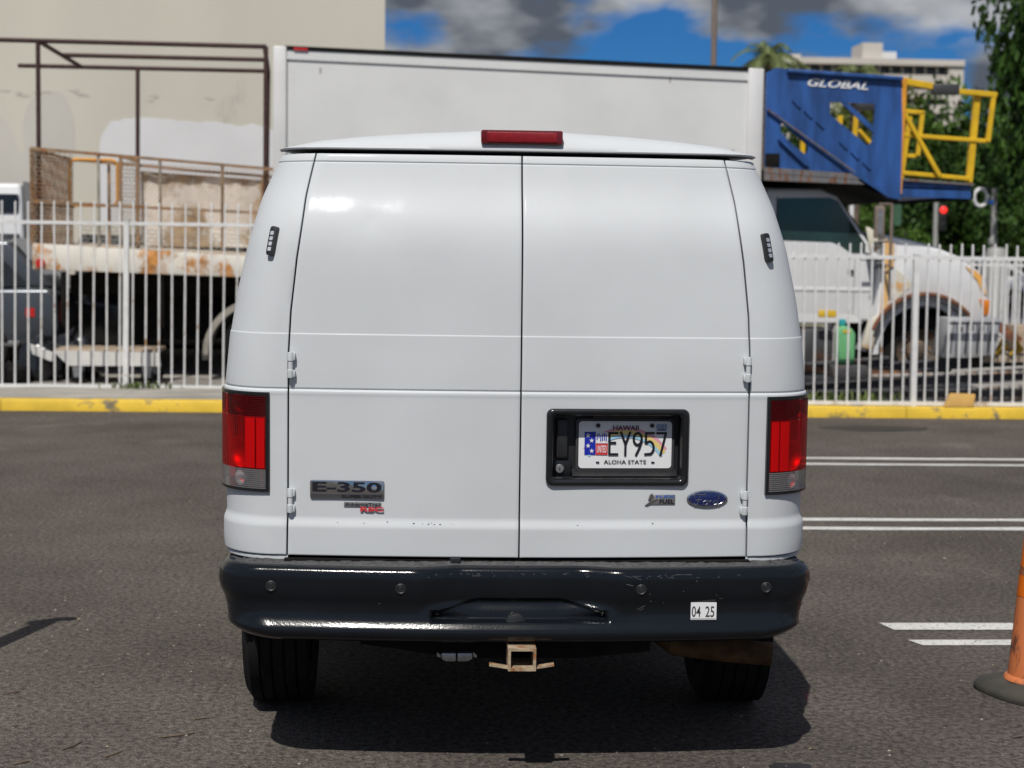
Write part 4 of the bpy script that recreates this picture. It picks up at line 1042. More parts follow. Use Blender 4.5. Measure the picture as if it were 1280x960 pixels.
# ------------------------------------------------------------------ vehicles behind the left fence
def car(name, x0, x1, yc, half, zg, prof, roof, material, label, cat, group=None, lamps='', wheels=(.18, .80)):
    """side-on car: profile along x (t 0..1, z), cabin profile, extruded over its width with tumblehome"""
    K = thing(name, ((x0+x1)/2, yc, zg), label, cat, group)
    Lx = x1-x0; X = lambda t: x0+Lx*t
    b = MB(); b.prism([(X(t), zg+z) for t, z in prof], yc-half, yc+half); b.build('body', material, K, bevel=.06, seg=3)
    g = MB(); n = len(roof)
    vs = [(X(t), yc-half*(1 if z < roof[0][1]+.02 else .80)+.03, zg+z) for t, z in roof]+[(X(t), yc+half*(1 if z < roof[0][1]+.02 else .80)-.03, zg+z) for t, z in roof]
    g.add(vs, [tuple(range(n)), tuple(reversed(range(n, 2*n)))]+[(i, (i+1) % n, n+(i+1) % n, n+i) for i in range(n)])
    g.build('cabin', material, K, bevel=.05, seg=3)
    # side windows
    c0 = sum(t for t, z in roof)/n
    zb_, zt_ = roof[0][1], max(z for t, z in roof)
    win = [(t+(c0-t)*.16, zb_+.03+(z-zb_)*.80) for t, z in roof]
    xs_ = sorted(t for t, z in win)
    for sg in (-1, 1):
        w = MB(); vs = [(X(t), yc+sg*(half*(1-.20*(z-zb_)/(zt_-zb_))-.018), zg+z) for t, z in win]
        w.add(vs, [tuple(range(n))]); w.build('side_window', M['glassdk'], K, smooth=0)
    for i in range(n-1):
        (t0, z0), (t1, z1) = roof[i], roof[i+1]
        if abs(z1-z0) > .25:
            hw0 = half*(1 if z0 < zb_+.02 else .80)*.86; hw1 = half*(1 if z1 < zb_+.02 else .80)*.86
            off = -.012 if t0 < c0 else .012
            w = MB(); w.add([(X(t0)+off, yc-hw0, zg+z0+.03), (X(t1)+off, yc-hw1, zg+z1-.03), (X(t1)+off, yc+hw1, zg+z1-.03), (X(t0)+off, yc+hw0, zg+z0+.03)], [(0, 1, 2, 3)])
            w.build('windscreen', M['glassdk'], K, smooth=0)
    for t in wheels:
        for sg in (-1, 1):
            w = MB(); w.lathe([(0, .01), (.17, .0), (.20, -.02), (.21, .0), (.31, -.01), (.33, .03), (.33, .17), (.30, .2), (0, .2)], (X(t), 0, zg+.33), 'y', 24)
            w.v = [(a, yc+sg*(half+.005)-sg*b_, c) for a, b_, c in w.v]
            wo = w.build('wheel', M['rubber'], K)
            r = MB(); r.lathe([(0, -.012), (.06, -.015), (.18, .0), (.19, .012)], (X(t), 0, zg+.33), 'y', 18); r.v = [(a, yc+sg*(half+.005)-sg*b_, c) for a, b_, c in r.v]; r.build('rim', M['steel'], wo)
    return K
PP = [(0, .45), (.0, .85), (.03, .98), (.27, 1.02), (.97, 1.02), (1, .9), (1, .42), (.93, .30), (.06, .30)]
gk = car('grey_car', -9.6, -4.93, 15.7, .92, .115, [(0, .40), (0, .78), (.05, .92), (.25, 1.0), (.97, 1.06), (.995, 1.0), (1, .55), (.98, .36), (.05, .30)],
     [(.24, 1.0), (.40, 1.58), (.52, 1.66), (.86, 1.64), (.985, 1.06)], M['greycar'], 'dark grey car at the left edge behind the fence, its tail by the mesh truck', 'car', wheels=(.2, .80))
MB().box(-5.33, -5.22, 14.772, 14.79, .82, .93).build('side_reflector', M['redlens'], gk)
MB().box(-9, -5.42, 14.755, 14.80, .455, .50).build('sill_trim', M['chrome'], gk)
MB().box(-4.975, -4.90, 14.95, 15.2, .75, 1.0).build('tail_light', M['redlens'], gk)
sv = car('white_van', -10.2, -6.02, 18.6, .98, .115, [(0, .45), (0, 1.2), (.03, 1.5), (.98, 1.5), (1, 1.3), (1, .5), (.97, .35), (.04, .35)],
     [(.02, 1.5), (.09, 2.30), (.14, 2.42), (.97, 2.44), (.99, 1.5)], M['suv'], 'white van with dark windows behind the grey car by the cream wall', 'van')
for x0, x1 in ((-6.95, -6.56), (-6.50, -6.16)):
    m = MB(); m.prism(rrect(x0, x1, 2.15, 2.40, .03), 17.60, 17.64); m.v = [(x, y+(z-1.6)*.205+.01, z) for x, y, z in m.v]; m.build('side_window', M['glassdk'], sv, smooth=0)
MB().box(-7.4, -6.12, 17.60, 17.66, 1.80, 1.84).build('side_moulding', M['caution'], sv)
bk = thing('black_car', (-4.0, 16.6, .115), 'black car parked nose-in in the dark beneath the rusty flatbed bed', 'car')
b = MB(); b.prism([(15.95, .35), (15.95, .95), (16.1, 1.1), (19.5, 1.1), (20.3, .95), (20.4, .4)], -5.2, -2.2, axis='x'); b.build('body', M['blackcar'], bk, bevel=.07, seg=3)
b = MB(); b.prism([(16.05, 1.1), (16.5, 1.85), (18.3, 1.85), (19.0, 1.1)], -5.05, -2.35, axis='x'); b.build('cabin', M['blackcar'], bk, bevel=.06, seg=3)
b = MB(); b.add([(-4.9, 16.07, 1.16), (-2.5, 16.07, 1.16), (-2.6, 16.44, 1.78), (-4.8, 16.44, 1.78)], [(0, 1, 2, 3)]); b.v = [(x_, y_-.015, z_) for x_, y_, z_ in b.v]; b.build('rear_window', M['glassdk'], bk)
for x in (-5.06, -3.6): MB().box(x, x+.14, 15.93, 15.97, .74, .80).build('tail_light', M['redlens'], bk, bevel=.008)
MB().box(-5.03, -4.40, 15.925, 15.96, 1.165, 1.235).build('rear_strip', M['boxpost'], bk, bevel=.01)
for x in (-5.0, -2.6):
    w = MB(); w.lathe([(0, 0), (.3, 0), (.33, .03), (.33, .2), (0, .22)], (x, 16.6, .445), 'x', 20); w.build('wheel', M['rubber'], bk)

# ------------------------------------------------------------------ cart and bags by the left fence
CT = thing('platform_cart', (-4.1, 13.75, .115), 'low wooden platform cart on casters behind the left fence', 'cart')
for k in range(5): MB().box(-4.68, -3.50, 13.50+k*.125, 13.615+k*.125, .485+random.uniform(-.003, .003), .52).build('plank', M['wood'], CT, bevel=.004)
m = MB(); m.prism([(-4.70, .50), (-3.48, .485), (-3.46, .33), (-4.52, .325)], 13.46, 13.495); m.build('side_board', M['cartwhite'], CT)
m = MB(); m.beam((-4.70, 13.48, .42), (-5.0, 13.7, .50), .03, .10); m.build('end_board', M['cartwhite'], CT)
for x, y in ((-4.42, 13.52), (-3.62, 13.52), (-4.5, 14.05), (-3.6, 14.05)):
    w = MB(); w.lathe([(0, -.03), (.07, -.03), (.08, -.015), (.08, .015), (.07, .03), (0, .03)], (x, y, .196), 'y', 20)
    wo = w.build('caster', M['rubber'], CT)
    f = MB(); f.prism([(x-.04, .19), (x+.04, .19), (x+.06, .33), (x-.06, .33)], y-.045, y-.035); f.build('caster_fork', M['steel'], wo)
def bag(loc, sx, sy, sz, seed, label, mt='bag'):
    bm = bmesh.new(); bmesh.ops.create_icosphere(bm, subdivisions=4, radius=1)
    for v in bm.verts:
        q = v.co.normalized(); n_ = noise.noise(q*2.2+Vector((seed, 0, 0)))*.22+abs(noise.noise(q*6+Vector((0, seed, 0))))*.14
        v.co = q*(1+n_); v.co.z = max(-.55, v.co.z); v.co = Vector((loc[0]+v.co.x*sx, loc[1]+v.co.y*sy, loc[2]+(v.co.z+.55)*sz))
    me = bpy.data.meshes.new('bag'); bm.to_mesh(me); bm.free()
    return tag(link('rubbish_bag', me, M[mt], None, 75), label, 'bag')
bag((-4.95, 13.9, .117), .27, .25, .33, 3.1, 'crumpled black bag on the ground left of the wooden cart')
bag((-4.62, 14.25, .117), .28, .25, .36, 8.4, 'shiny black bag bunched up behind the left end of the cart')
w = MB(); w.lathe([(.16, -.09), (.28, -.10), (.31, -.06), (.31, .06), (.28, .10), (.16, .09), (.16, -.09)], (-5.30, 13.55, .22), 'z', 30)
tag(w.build('loose_tyre', M['rubber'], None), 'loose black tyre lying flat on the ground at the far left behind the fence', 'tyre')

def weeds(cx, cy, z, rx, ry, n, h, label, cat='weeds'):
    m = MB()
    for i in range(n):
        x, y = cx+random.gauss(0, rx), cy+random.gauss(0, ry); a = random.uniform(0, 6.28); l_ = random.uniform(.4, 1)*h; q = random.uniform(.2, .7)*l_
        d = Vector((math.cos(a), math.sin(a), 0)); s_ = Vector((-d.y, d.x, 0))*.012
        p0 = Vector((x, y, z)); p1 = p0+d*q*.4+Vector((0, 0, l_*.7)); p2 = p0+d*q+Vector((0, 0, l_))
        m.add([p0-s_*.5, p0+s_*.5, p1+s_, p1-s_, p2], [(0,1,2,3),(3,2,4)])
    o = m.build('weeds', M['weed'], None, smooth=0); return tag(o, label, cat, kind='stuff')
weeds(-3.55, 12.85, .122, .14, .06, 90, .09, 'small green weed clump on the pavement at the foot of the left fence')
weeds(4.1, 11.95, .115, .35, .10, 260, .16, 'scrubby green weeds along the kerb behind the right fence')

# ------------------------------------------------------------------ white box truck with the blue platform over its cab
TR = thing('catering_truck', (3, 14.3, .115), 'white box truck facing right with a blue platform and yellow railings above its cab', 'truck')
def tl(x, y, z): return (x, y, z-.0265*(x+2.1))
BY0, BY1 = 13.2, 15.6
BX = MB(); BX.box(-1.98, 3.30, BY0+.02, BY1-.02, 1.30, 3.97); box = BX.build('cargo_box', M['boxwhite'], TR, xf=tl)
MB().box(-1.98, 3.30, BY0+.0, BY0+.02, 3.86, 3.965).build('top_band', M['boxwhite'], box, xf=tl)
MB().box(-2.0, 3.30, BY0-.015, BY1, 3.971, 4.01).build('roof_rail', M['underbody'], box, xf=tl)
for x0, x1, zt_ in ((-2.13, -1.98, 4.0), (3.30, 3.48, 4.0)):
    MB().box(x0, x1, BY0-.03, BY0+.09, 1.28, zt_).build('corner_post', M['boxpost'], box, xf=tl, bevel=.012)
    MB().box(x0, x1, BY1-.09, BY1+.03, 1.28, zt_).build('corner_post', M['boxpost'], box, xf=tl, bevel=.012)
MB().box(3.29, 3.47, BY0+.091, BY1-.091, 1.30, 3.96).build('front_wall', M['boxwhite'], box, xf=tl)
MB().box(-2.10, -1.99, BY0+.091, BY1-.091, 1.30, 3.96).build('rear_wall', M['boxwhite'], box, xf=tl)
rv = MB()
for i in range(66):
    x = -1.95+i*.08; rv.lathe([(0, -.004), (.007, -.003), (.010, .002)], (x, BY0, 3.875), 'y', 6)
for i in range(30):
    for x in (-1.90, 3.22): rv.lathe([(0, -.004), (.007, -.003), (.010, .002)], (x, BY0+.02, 1.4+i*.08), 'y', 6)
o = rv.build('rivets', M['boxpost'], box, xf=tl, smooth=0); o['kind'] = 'stuff'
MB().box(-1.90, -1.74, BY0-.025, BY0-.001, 3.965, 3.995).build('clearance_lamp', M['redlens'], box, xf=tl)
M['streak'] = mat('rust_streak', (.40, .35, .29), .8, 0, .3, 8)
for x, z, h in ((.85, 3.08, .05), (2.05, 3.05, .07), (3.15, 3.02, .05), (-1.6, 3.75, .03), (2.4, 3.84, .04)):
    MB().prism([(x-.012, z+h), (x+.012, z+h), (x+.008, z-h), (x-.004, z-h*1.3)], BY0+.0165, BY0+.021).build('streak', M['streak'], box, xf=tl, smooth=0)
for y in (13.6, 15.0): MB().box(-2.0, 6.0, y, y+.10, .92, 1.18).build('chassis_rail', M['underbody'], TR)
for y in (13.55, 15.25):
    for x in (-.3, 5.47):
        t = MB(); t.lathe([(.27, -.13), (.42, -.14), (.475, -.11), (.485, -.09), (.485, .09), (.475, .11), (.42, .14), (.27, .13)], (x, y, .607), 'x' if 0 else 'y', 40)
        wo = t.build('wheel', M['rubber'], TR, smooth=40)
        sg = -1 if y < 14 else 1
        r = MB(); r.lathe([(.275, .12*sg), (.275, -.05*sg), (.255, .115*sg), (.22, .07*sg), (.13, .03*sg), (.12, .10*sg), (.07, .13*sg), (0, .135*sg)], (x, y, .607), 'y', 28); r.build('rim', M['rimdirty'], wo)
        lg = MB()
        for k in range(8):
            a = 2*math.pi*k/8; lg.lathe([(0, .06*sg), (.018, .055*sg), (.018, .03*sg)], (x+.17*math.cos(a), y, .607+.17*math.sin(a)), 'y', 6)
        o = lg.build('wheel_nuts', M['steel'], wo)
# blue platform, nose-down tilt of its own
PF = thing('blue_platform', (4.3, 13.1, 2.6), None, None); adopt(PF, TR)
outer = [(3.49, 3.80), (3.60, 3.855), (3.76, 3.845), (3.765, 3.83), (5.055, 3.765), (5.085, 3.2), (5.093, 2.385), (4.952, 2.391), (4.56, 2.665), (3.495, 2.725)]
h1 = [(4.235, 3.480), (4.735, 3.470), (4.757, 3.445), (4.745, 3.055), (4.715, 3.005), (4.675, 2.998), (4.545, 3.10), (4.238, 3.335)]
h2 = [(3.672, 3.225), (3.70, 3.225), (3.985, 2.985), (3.998, 2.95), (3.988, 2.895), (3.955, 2.885), (3.80, 3.00), (3.667, 3.135)]
side = plate('side_panel', outer, [h1, h2], 13.08, 13.12, M['blue'], PF, 0)
# brace across the big opening and ribs along the panel
m = MB(); m.prism([(4.36, 3.478), (4.44, 3.476), (4.757, 3.21), (4.757, 3.13)], 13.085, 13.115); m.build('brace', M['blue'], PF)
def rib(a, b, w_, y0=13.05, name='rib', mt='blue'):
    m = MB(); m.beam((a[0], y0, a[1]), (b[0], y0, b[1]), w_, .02, upv=(0, 1, 0)); return m.build(name, M[mt], PF)
m = MB(); m.prism([(3.50, 3.40), (3.50, 3.36), (4.52, 2.66), (4.95, 2.40), (5.0, 2.40), (4.56, 2.70)], 13.045, 13.08); m.build('stringer', M['blue'], PF)
m = MB(); m.prism([(3.505, 3.39), (4.54, 2.69), (4.54, 2.672), (3.505, 3.372)], 13.035, 13.045); m.build('stringer_edge', M['bluerust'], PF)
m = MB(); m.prism([(3.72, 3.845), (5.06, 3.777), (5.06, 3.735), (3.72, 3.800)], 13.02, 13.08); m.build('top_lip', M['blue'], PF, bevel=.01)
m = MB(); m.prism([(3.50, 2.725), (4.50, 2.668), (4.62, 2.60), (3.50, 2.66)], 13.05, 13.08); m.prism([(3.49, 2.70), (4.50, 2.645), (4.66, 2.545), (3.49, 2.575)], 13.055, 13.0795); m.build('floor_edge', M['bluerust'], PF)
for k in range(7):
    x = 3.80+k*.14; z = 3.50-k*.115
    if k in (3,): continue
    rib((x, z), (x+.085, z-.085), .03, 13.07)
m = MB(); m.prism([(3.64, 3.04), (3.655, 3.04), (4.0, 2.80), (4.0, 2.74), (3.95, 2.76)], 13.03, 13.08); m.build('gusset', M['blue'], PF)
MB().box(3.50, 3.66, 13.04, 13.08, 2.74, 2.88).build('hinge_box', M['underbody'], PF)
# floor and underside
m = MB(); m.prism([(3.50, 2.70), (4.60, 2.62), (5.08, 2.40), (5.08, 2.36), (4.58, 2.54), (3.50, 2.58)], 13.121, 15.4); m.build('platform_floor', M['underbody'], PF)
text('platform_lettering', 'GLOBAL', 3.965, 4.672, 3.655, 3.745, 13.075, M['white'], PF, .005, .02, tilt=-.047, shear=.35)
# front deck beyond the blue panel
m = MB(); m.prism([(5.06, 2.63), (5.96, 2.575), (5.96, 2.555), (5.06, 2.60)], 13.1, 15.4); m.build('deck_edge', M['bluerust'], PF)
m = MB(); m.prism([(5.05, 2.602), (5.94, 2.552), (5.94, 2.505), (5.05, 2.535)], 13.14, 15.38); m.build('front_deck', M['blue'], PF)
m = MB(); m.prism([(5.05, 2.51), (5.93, 2.49), (5.93, 2.40), (5.05, 2.415)], 13.12, 15.39); m.build('deck_beam', M['blue'], PF)
m = MB(); m.prism([(5.55, 2.495), (5.98, 2.49), (5.98, 2.40), (5.6, 2.37)], 13.16, 15.3); m.build('deck_bracket', M['underbody'], PF)
# yellow rails
def yb(name, a, b, w_, y=13.13, mt='yellow'):
    m = MB(); m.beam((a[0], y, a[1]), (b[0], y, b[1]), w_, w_); return m.build(name, M[mt], PF, bevel=.008, seg=1)
for y, dx in ((13.13, 0),):
    yb('edge_post', (5.085, 3.775), (5.07, 2.44), .085, y, 'orange_edge'); 
RY = 13.15
yb('rail', (5.10, 3.735), (5.46, 3.68), .075, RY, 'yellow'); yb('rail', (5.73, 3.632), (6.20, 3.600), .062, RY)
yb('rail', (6.165, 3.62), (6.115, 3.06), .055, RY); yb('rail', (5.05, 3.13), (6.13, 3.07), .05, RY+.03)
yb('rail', (5.99, 3.62), (5.93, 2.59), .075, RY+.06)
yb('rail', (5.12, 3.36), (5.56, 2.65), .05, RY-.03); yb('rail', (5.05, 2.695), (5.92, 2.635), .05, RY+.02)
yb('rail', (5.05, 3.03), (5.67, 2.995), .048, 15.2); yb('rail', (5.30, 3.60), (5.98, 3.55), .055, 15.2)
yb('rail', (5.96, 3.56), (5.92, 3.0), .055, 15.2); yb('rail', (5.80, 3.50), (5.70, 2.60), .06, 15.2)
yb('rail', (5.05, 3.03), (5.92, 3.0), .05, 15.24)
for a, b in (((4.35, 3.47), (4.35, 2.72)), ((4.55, 3.47), (4.53, 2.70)), ((4.82, 3.47), (4.80, 2.70)), ((5.02, 3.47), (4.99, 2.70)), ((5.06, 3.30), (5.35, 3.0))): yb('far_rail', a, b, .06 if a[0] < 5.05 else .045, 14.9)
yb('far_rail', (4.7, 3.09), (5.3, 3.08), .05, 14.88)
MB().box(5.43, 5.75, RY-.05, RY+.05, 3.59, 3.715).build('rail_sleeve', M['caution'], PF, bevel=.02)
MB().box(5.10, 5.35, 15.12, 15.26, 3.57, 3.68).build('rail_sleeve', M['caution'], PF, bevel=.02)
# cab
CY0, CY1 = 13.45, 15.25
cab = [(3.55, .95), (3.55, 2.44), (3.62, 2.50), (4.25, 2.50), (4.45, 2.42), (4.90, 1.80), (4.97, 1.72), (4.97, .95)]
m = MB(); m.prism(cab, CY0, CY1); CB = m.build('cab', M['cab'], TR, bevel=.035, seg=3)
m = MB(); m.prism([(3.60, 1.30), (3.60, 1.34), (4.96, 1.34), (4.96, 1.30)], CY0-.010, CY0+.02); m.build('door_moulding', M['cab'], CB, bevel=.004)
m = MB(); m.prism([(3.56, .93), (3.56, 1.02), (4.68, 1.02), (4.80, .93)], CY0-.004, CY0+.1); m.build('sill', M['cab'], CB)
win = [(3.74, 1.895), (3.735, 2.36), (3.76, 2.385), (4.36, 2.40), (4.45, 2.365), (4.80, 1.86), (4.80, 1.755), (4.63, 1.755), (4.50, 1.84), (4.40, 1.88)]
m = MB(); m.prism(win, CY0-.006, CY0+.004); m.build('side_window', M['glass'], CB, smooth=0)
m = MB(); m.prism([(3.725, 1.885), (3.725, 2.40), (3.738, 2.40), (3.738, 1.885)], CY0-.012, CY0+.01); m.build('window_seal', M['blackplastic'], CB)
m = MB(); m.add([(4.47, CY0+.08, 2.41), (4.47, CY1-.08, 2.41), (4.90, CY1-.08, 1.815), (4.90, CY0+.08, 1.815)], [(0, 1, 2, 3)]); m.v = [(x+.012, y, z+.008) for x, y, z in m.v]; m.build('windscreen', M['glass'], CB, smooth=0)
m = MB(); m.prism([(4.675, .95), (4.68, 1.74), (4.685, 1.74), (4.68, .95)], CY0-.0025, CY0+.02); m.build('door_gap', M['gap'], CB)
MB().box(4.60, 4.665, CY0-.035, CY0, 1.52, 1.555).build('door_handle', M['blackplastic'], CB, bevel=.006)
# hood and fender
hood = [(4.955, .98), (4.955, 1.98), (5.02, 1.955), (5.35, 1.89), (5.66, 1.80), (5.95, 1.70), (6.10, 1.60), (6.19, 1.46), (6.22, 1.22), (6.2, 1.0)]
arch = [(5.47+.64*math.cos(a), .62+.64*math.sin(a)) for a in np.linspace(R(22), R(160), 26)]
hood_side = [(4.955, 1.90), (5.06, 1.86), (5.35, 1.84), (5.66, 1.77), (5.95, 1.66), (6.10, 1.56), (6.19, 1.42), (6.225, 1.18)]+[(6.20, .95)]+arch+[(4.82, .70), (4.80, .60), (4.72, .62), (4.90, .98)]
for y0, y1, nm in ((13.22, 13.50, 'fender'), (15.0, 15.28, 'fender')):
    m = MB(); m.prism(hood_side, y0, y1); m.build(nm, M['cab'], TR, bevel=.015)
m = MB(); m.prism([(4.96, 1.1), (4.96, 2.02), (5.05, 1.98), (5.35, 1.92), (5.66, 1.84), (5.95, 1.73), (6.12, 1.60), (6.20, 1.42), (6.2, 1.1)], 13.51, 14.99); HD = m.build('hood', M['cab'], TR, bevel=.04, seg=3)
m = MB(); m.prism([(4.735, 2.06), (4.77, 2.06), (5.05, 1.875), (5.06, 1.60), (4.97, 1.62), (4.95, 1.84), (4.80, 1.74)], 13.205, 13.25); m.build('cowl_side', M['cabworn'], TR, bevel=.01)
m = MB(); m.prism([(4.965, 1.93), (5.10, 1.85), (5.095, 1.60), (5.03, 1.60), (5.02, 1.15), (4.93, .96), (4.955, 1.5)], 13.195, 13.219); m.build('worn_strip', M['primer'], TR)
m = MB(); m.prism([(5.93, 1.62), (6.06, 1.565), (6.13, 1.50), (6.20, 1.28), (6.14, 1.32), (6.08, 1.45)], 13.205, 13.22); m.build('worn_nose', M['primer'], TR)
m = MB(); m.prism([(5.08, 1.60), (5.30, 1.42), (5.28, 1.36), (5.1, 1.2), (5.05, 1.25)], 13.2125, 13.22); m.build('worn_panel', M['cabworn'], TR)
def archstrip(r0_, r1_, y0, y1, name, mt, a0=18, a1=172, cx=5.47, cz=.62):
    p = [(cx+r1_*math.cos(a), cz+r1_*math.sin(a)) for a in np.linspace(R(a0), R(a1), 26)]+[(cx+r0_*math.cos(a), cz+r0_*math.sin(a)) for a in np.linspace(R(a1), R(a0), 26)]
    m = MB(); m.prism(p, y0, y1); return m.build(name, M[mt], TR)
archstrip(.655, .69, 13.16, 13.219, 'arch_trim', 'trimrust', 25, 158); archstrip(.60, .645, 13.17, 13.30, 'arch_lip', 'caution', 22, 165); archstrip(.53, .60, 13.235, 13.36, 'arch_liner', 'cab', 25, 185)
m = MB(); m.prism([(4.72, .66), (4.80, .98), (4.99, 1.07), (4.90, .86), (4.85, .62)], 13.175, 13.235); m.build('mud_flare', M['cabworn'], TR, bevel=.01)
MB().box(4.96, 6.15, 13.52, 14.98, .75, 1.10).build('engine_bay', M['underbody'], TR)
MB().prism([(6.11, 1.24), (6.235, 1.22), (6.23, 1.06), (6.17, 1.04)], 13.195, 13.30).build('turn_lamp', M['amber'], TR, bevel=.008)
MB().box(6.14, 6.30, 13.3, 15.2, .62, .86).build('front_bumper', M['beam'], TR, bevel=.02)
text('fender_lettering', 'SUPER', 4.79, 5.00, 1.575, 1.625, 13.196, M['caution'], TR, .003, .03)
m = MB()
for z in (1.665, 1.69): m.box(4.70, 4.98, 13.238, 13.252, z, z+.012)
m.build('vent_lines', M['caution'], TR)
# mirror on its bracket
mi = MB(); mi.prism(rrect(4.745, 4.855, 1.93, 2.30, .02), 12.86, 12.93); MI = mi.build('side_mirror', M['polebrown'], TR, bevel=.01)
MB().prism(rrect(4.775, 4.83, 1.97, 2.26, .01), 12.852, 12.86).build('mirror_glass', M['steel'], MI)
m = MB(); m.tube([(4.96, 13.24, 2.32), (4.96, 12.95, 2.32), (4.96, 12.95, 1.62), (4.93, 13.24, 1.62)], .018, 8).tube([(4.80, 12.93, 2.32), (4.96, 12.95, 2.32)], .012, 8).tube([(4.80, 12.93, 1.88), (4.96, 12.95, 1.9)], .012, 8); m.build('mirror_bracket', M['polebrown'], MI)
# step tanks under the cab
MB().box(3.5, 4.45, 13.4, 13.9, .42, .86).build('fuel_tank', M['beam'], TR, bevel=.05)
MB().prism(rrect(4.21, 4.42, 1.00, 1.085, .02), 13.205, 13.248).build('yellow_marker', M['yellowtag'], TR, bevel=.01)

# ------------------------------------------------------------------ clutter in the yard behind the right fence
J = thing('jug', (4.37, 12.6, .5), 'green plastic jug with a teal cap standing on steel behind the right fence', 'jug')
m = MB(); m.prism([(4.27, .505), (4.47, .505), (4.475, .84), (4.44, .90), (4.38, .935), (4.30, .935), (4.265, .87)], 12.52, 12.68); m.build('jug_body', M['green'], J, bevel=.025, seg=3)
m = MB(); m.lathe([(.03, .93), (.032, .945), (.04, .945), (.04, 1.0), (.03, 1.012), (0, 1.012)], (4.335, 12.6, 0), 'z', 18); m.build('jug_cap', M['teal'], J)
MB().box(4.33, 4.41, 12.512, 12.521, .86, .895).build('jug_tag', M['yellowtag'], J)
tag(MB().box(4.18, 4.58, 12.35, 12.9, .36, .50).build('support_block', M['beam'], None, bevel=.01), 'dark steel block carrying the green jug behind the right fence', 'block')
G = thing('metal_cabinet', (5.75, 12.45, .57), 'grey metal cabinet lying on the beams in front of the truck wheel', 'cabinet')
m = MB(); m.prism([(5.43, .60), (6.0, .64), (6.06, 1.05), (5.47, 1.045)], 12.3, 12.75); m.build('cabinet_body', M['greybox'], G, bevel=.01)
for x in (5.50, 5.66, 5.80, 5.93):
    m = MB(); m.beam((x-.01, 12.296, .66), (x+.02, 12.296, 1.02), .012, .012); m.build('panel_seam', M['caution'], G)
m = MB(); m.beam((5.47, 12.296, 1.0), (6.05, 12.296, 1.005), .014); m.build('lid_seam', M['caution'], G)
for x, z in ((5.60, .93), (5.72, .945), (5.84, .94)): MB().prism(rrect(x-.02, x+.02, z-.03, z+.03, .012), 12.293, 12.31).build('slot', M['blackprint'], G, smooth=0)
bl_ = [((3.2, 12.75, .36), (4.9, 12.65, .52), .17, .14, 'beam', 'dark rusty beam sloping up under the truck door behind the right fence'),
       ((3.6, 12.35, .22), (6.9, 12.30, .47), .16, .13, 'beam', 'long dark steel beam, lowest but one of the stack behind the right fence'),
       ((3.4, 12.15, .17), (7.2, 12.10, .25), .12, .12, 'beam', 'lowest dark steel beam lying on the ground behind the right fence'),
       ((4.5, 12.7, .43), (7.4, 12.55, .64), .12, .12, 'beam', 'topmost dark steel beam running under the grey cabinet'),
       ((4.6, 12.28, .40), (6.3, 12.24, .46), .035, .03, 'beamlight', 'pale steel bar lying along the dark beams behind the right fence post'),
       ((5.6, 12.18, .255), (7.0, 12.14, .36), .04, .03, 'beamlight', 'pale scuffed bar on the lower beams at the right end of the stack'),
       ((5.9, 12.45, .60), (7.3, 12.5, .62), .10, .10, 'wood', 'brown timber lying level at the right end of the beam stack'),
       ((3.9, 12.6, .44), (5.3, 12.5, .40), .05, .05, 'trimrust', 'thin rusty bar lying across the dark beams below the green jug')]
for a, b, w_, h_, mt, lab in bl_:
    m = MB(); a, b = Vector(a), Vector(b); d = (b-a).normalized(); s_ = d.cross(Vector((0, 0, 1)))*.5
    if w_ > .11:  # I-section
        u = Vector((0, 0, 1))
        m.beam(a+u*h_*.42, b+u*h_*.42, w_, h_*.14).beam(a-u*h_*.42, b-u*h_*.42, w_, h_*.14).beam(a, b, w_*.14, h_*.70)
    else: m.beam(a, b, w_, h_)
    tag(m.build('steel_beam', M[mt], None), lab, 'beam', 'steel lying in a stack behind the right fence')
MB().box
m = MB()
for x, z in ((6.05, .70), (6.22, .69)): m.tube([(x, 12.40, z-.05), (x+.05, 12.36, z+.10), (x+.12, 12.42, z+.02), (x+.05, 12.45, z-.06)], .03, 8)
tag(m.build('hose_coil', M['yellowtag'], None, smooth=60), 'small yellow coil of hose at the right end of the beams', 'hose')
m = MB(); m.beam((6.02, 12.55, 1.02), (6.35, 12.5, .78), .05, .10); tag(m.build('rusty_bracket', M['trimrust'], None), 'rusty arm sloping down from the grey cabinet at the right', 'bracket')
tag(MB().box(6.35, 6.8, 12.6, 13.0, .64, .96).build('wood_crate', M['wood'], None, bevel=.01), 'brown wooden crate at the far right on the beams', 'crate')
m = MB(); m.prism([(5.215, .124), (5.535, .124), (5.565, .262), (5.29, .268)], 11.60, 11.655); 
m.v = [(x, y+(z-.124)*.25-.01, z) for x, y, z in m.v]; tag(m.build('tan_board', M['tan'], None, bevel=.008), 'tan board leaning against the right fence on the yellow kerb', 'board')
tag(MB().box(3.3, 3.75, 12.5, 12.95, .117, .36).build('scrap_block', M['beamlight'], None, bevel=.02), 'grey concrete block behind the fence close to the van', 'block')

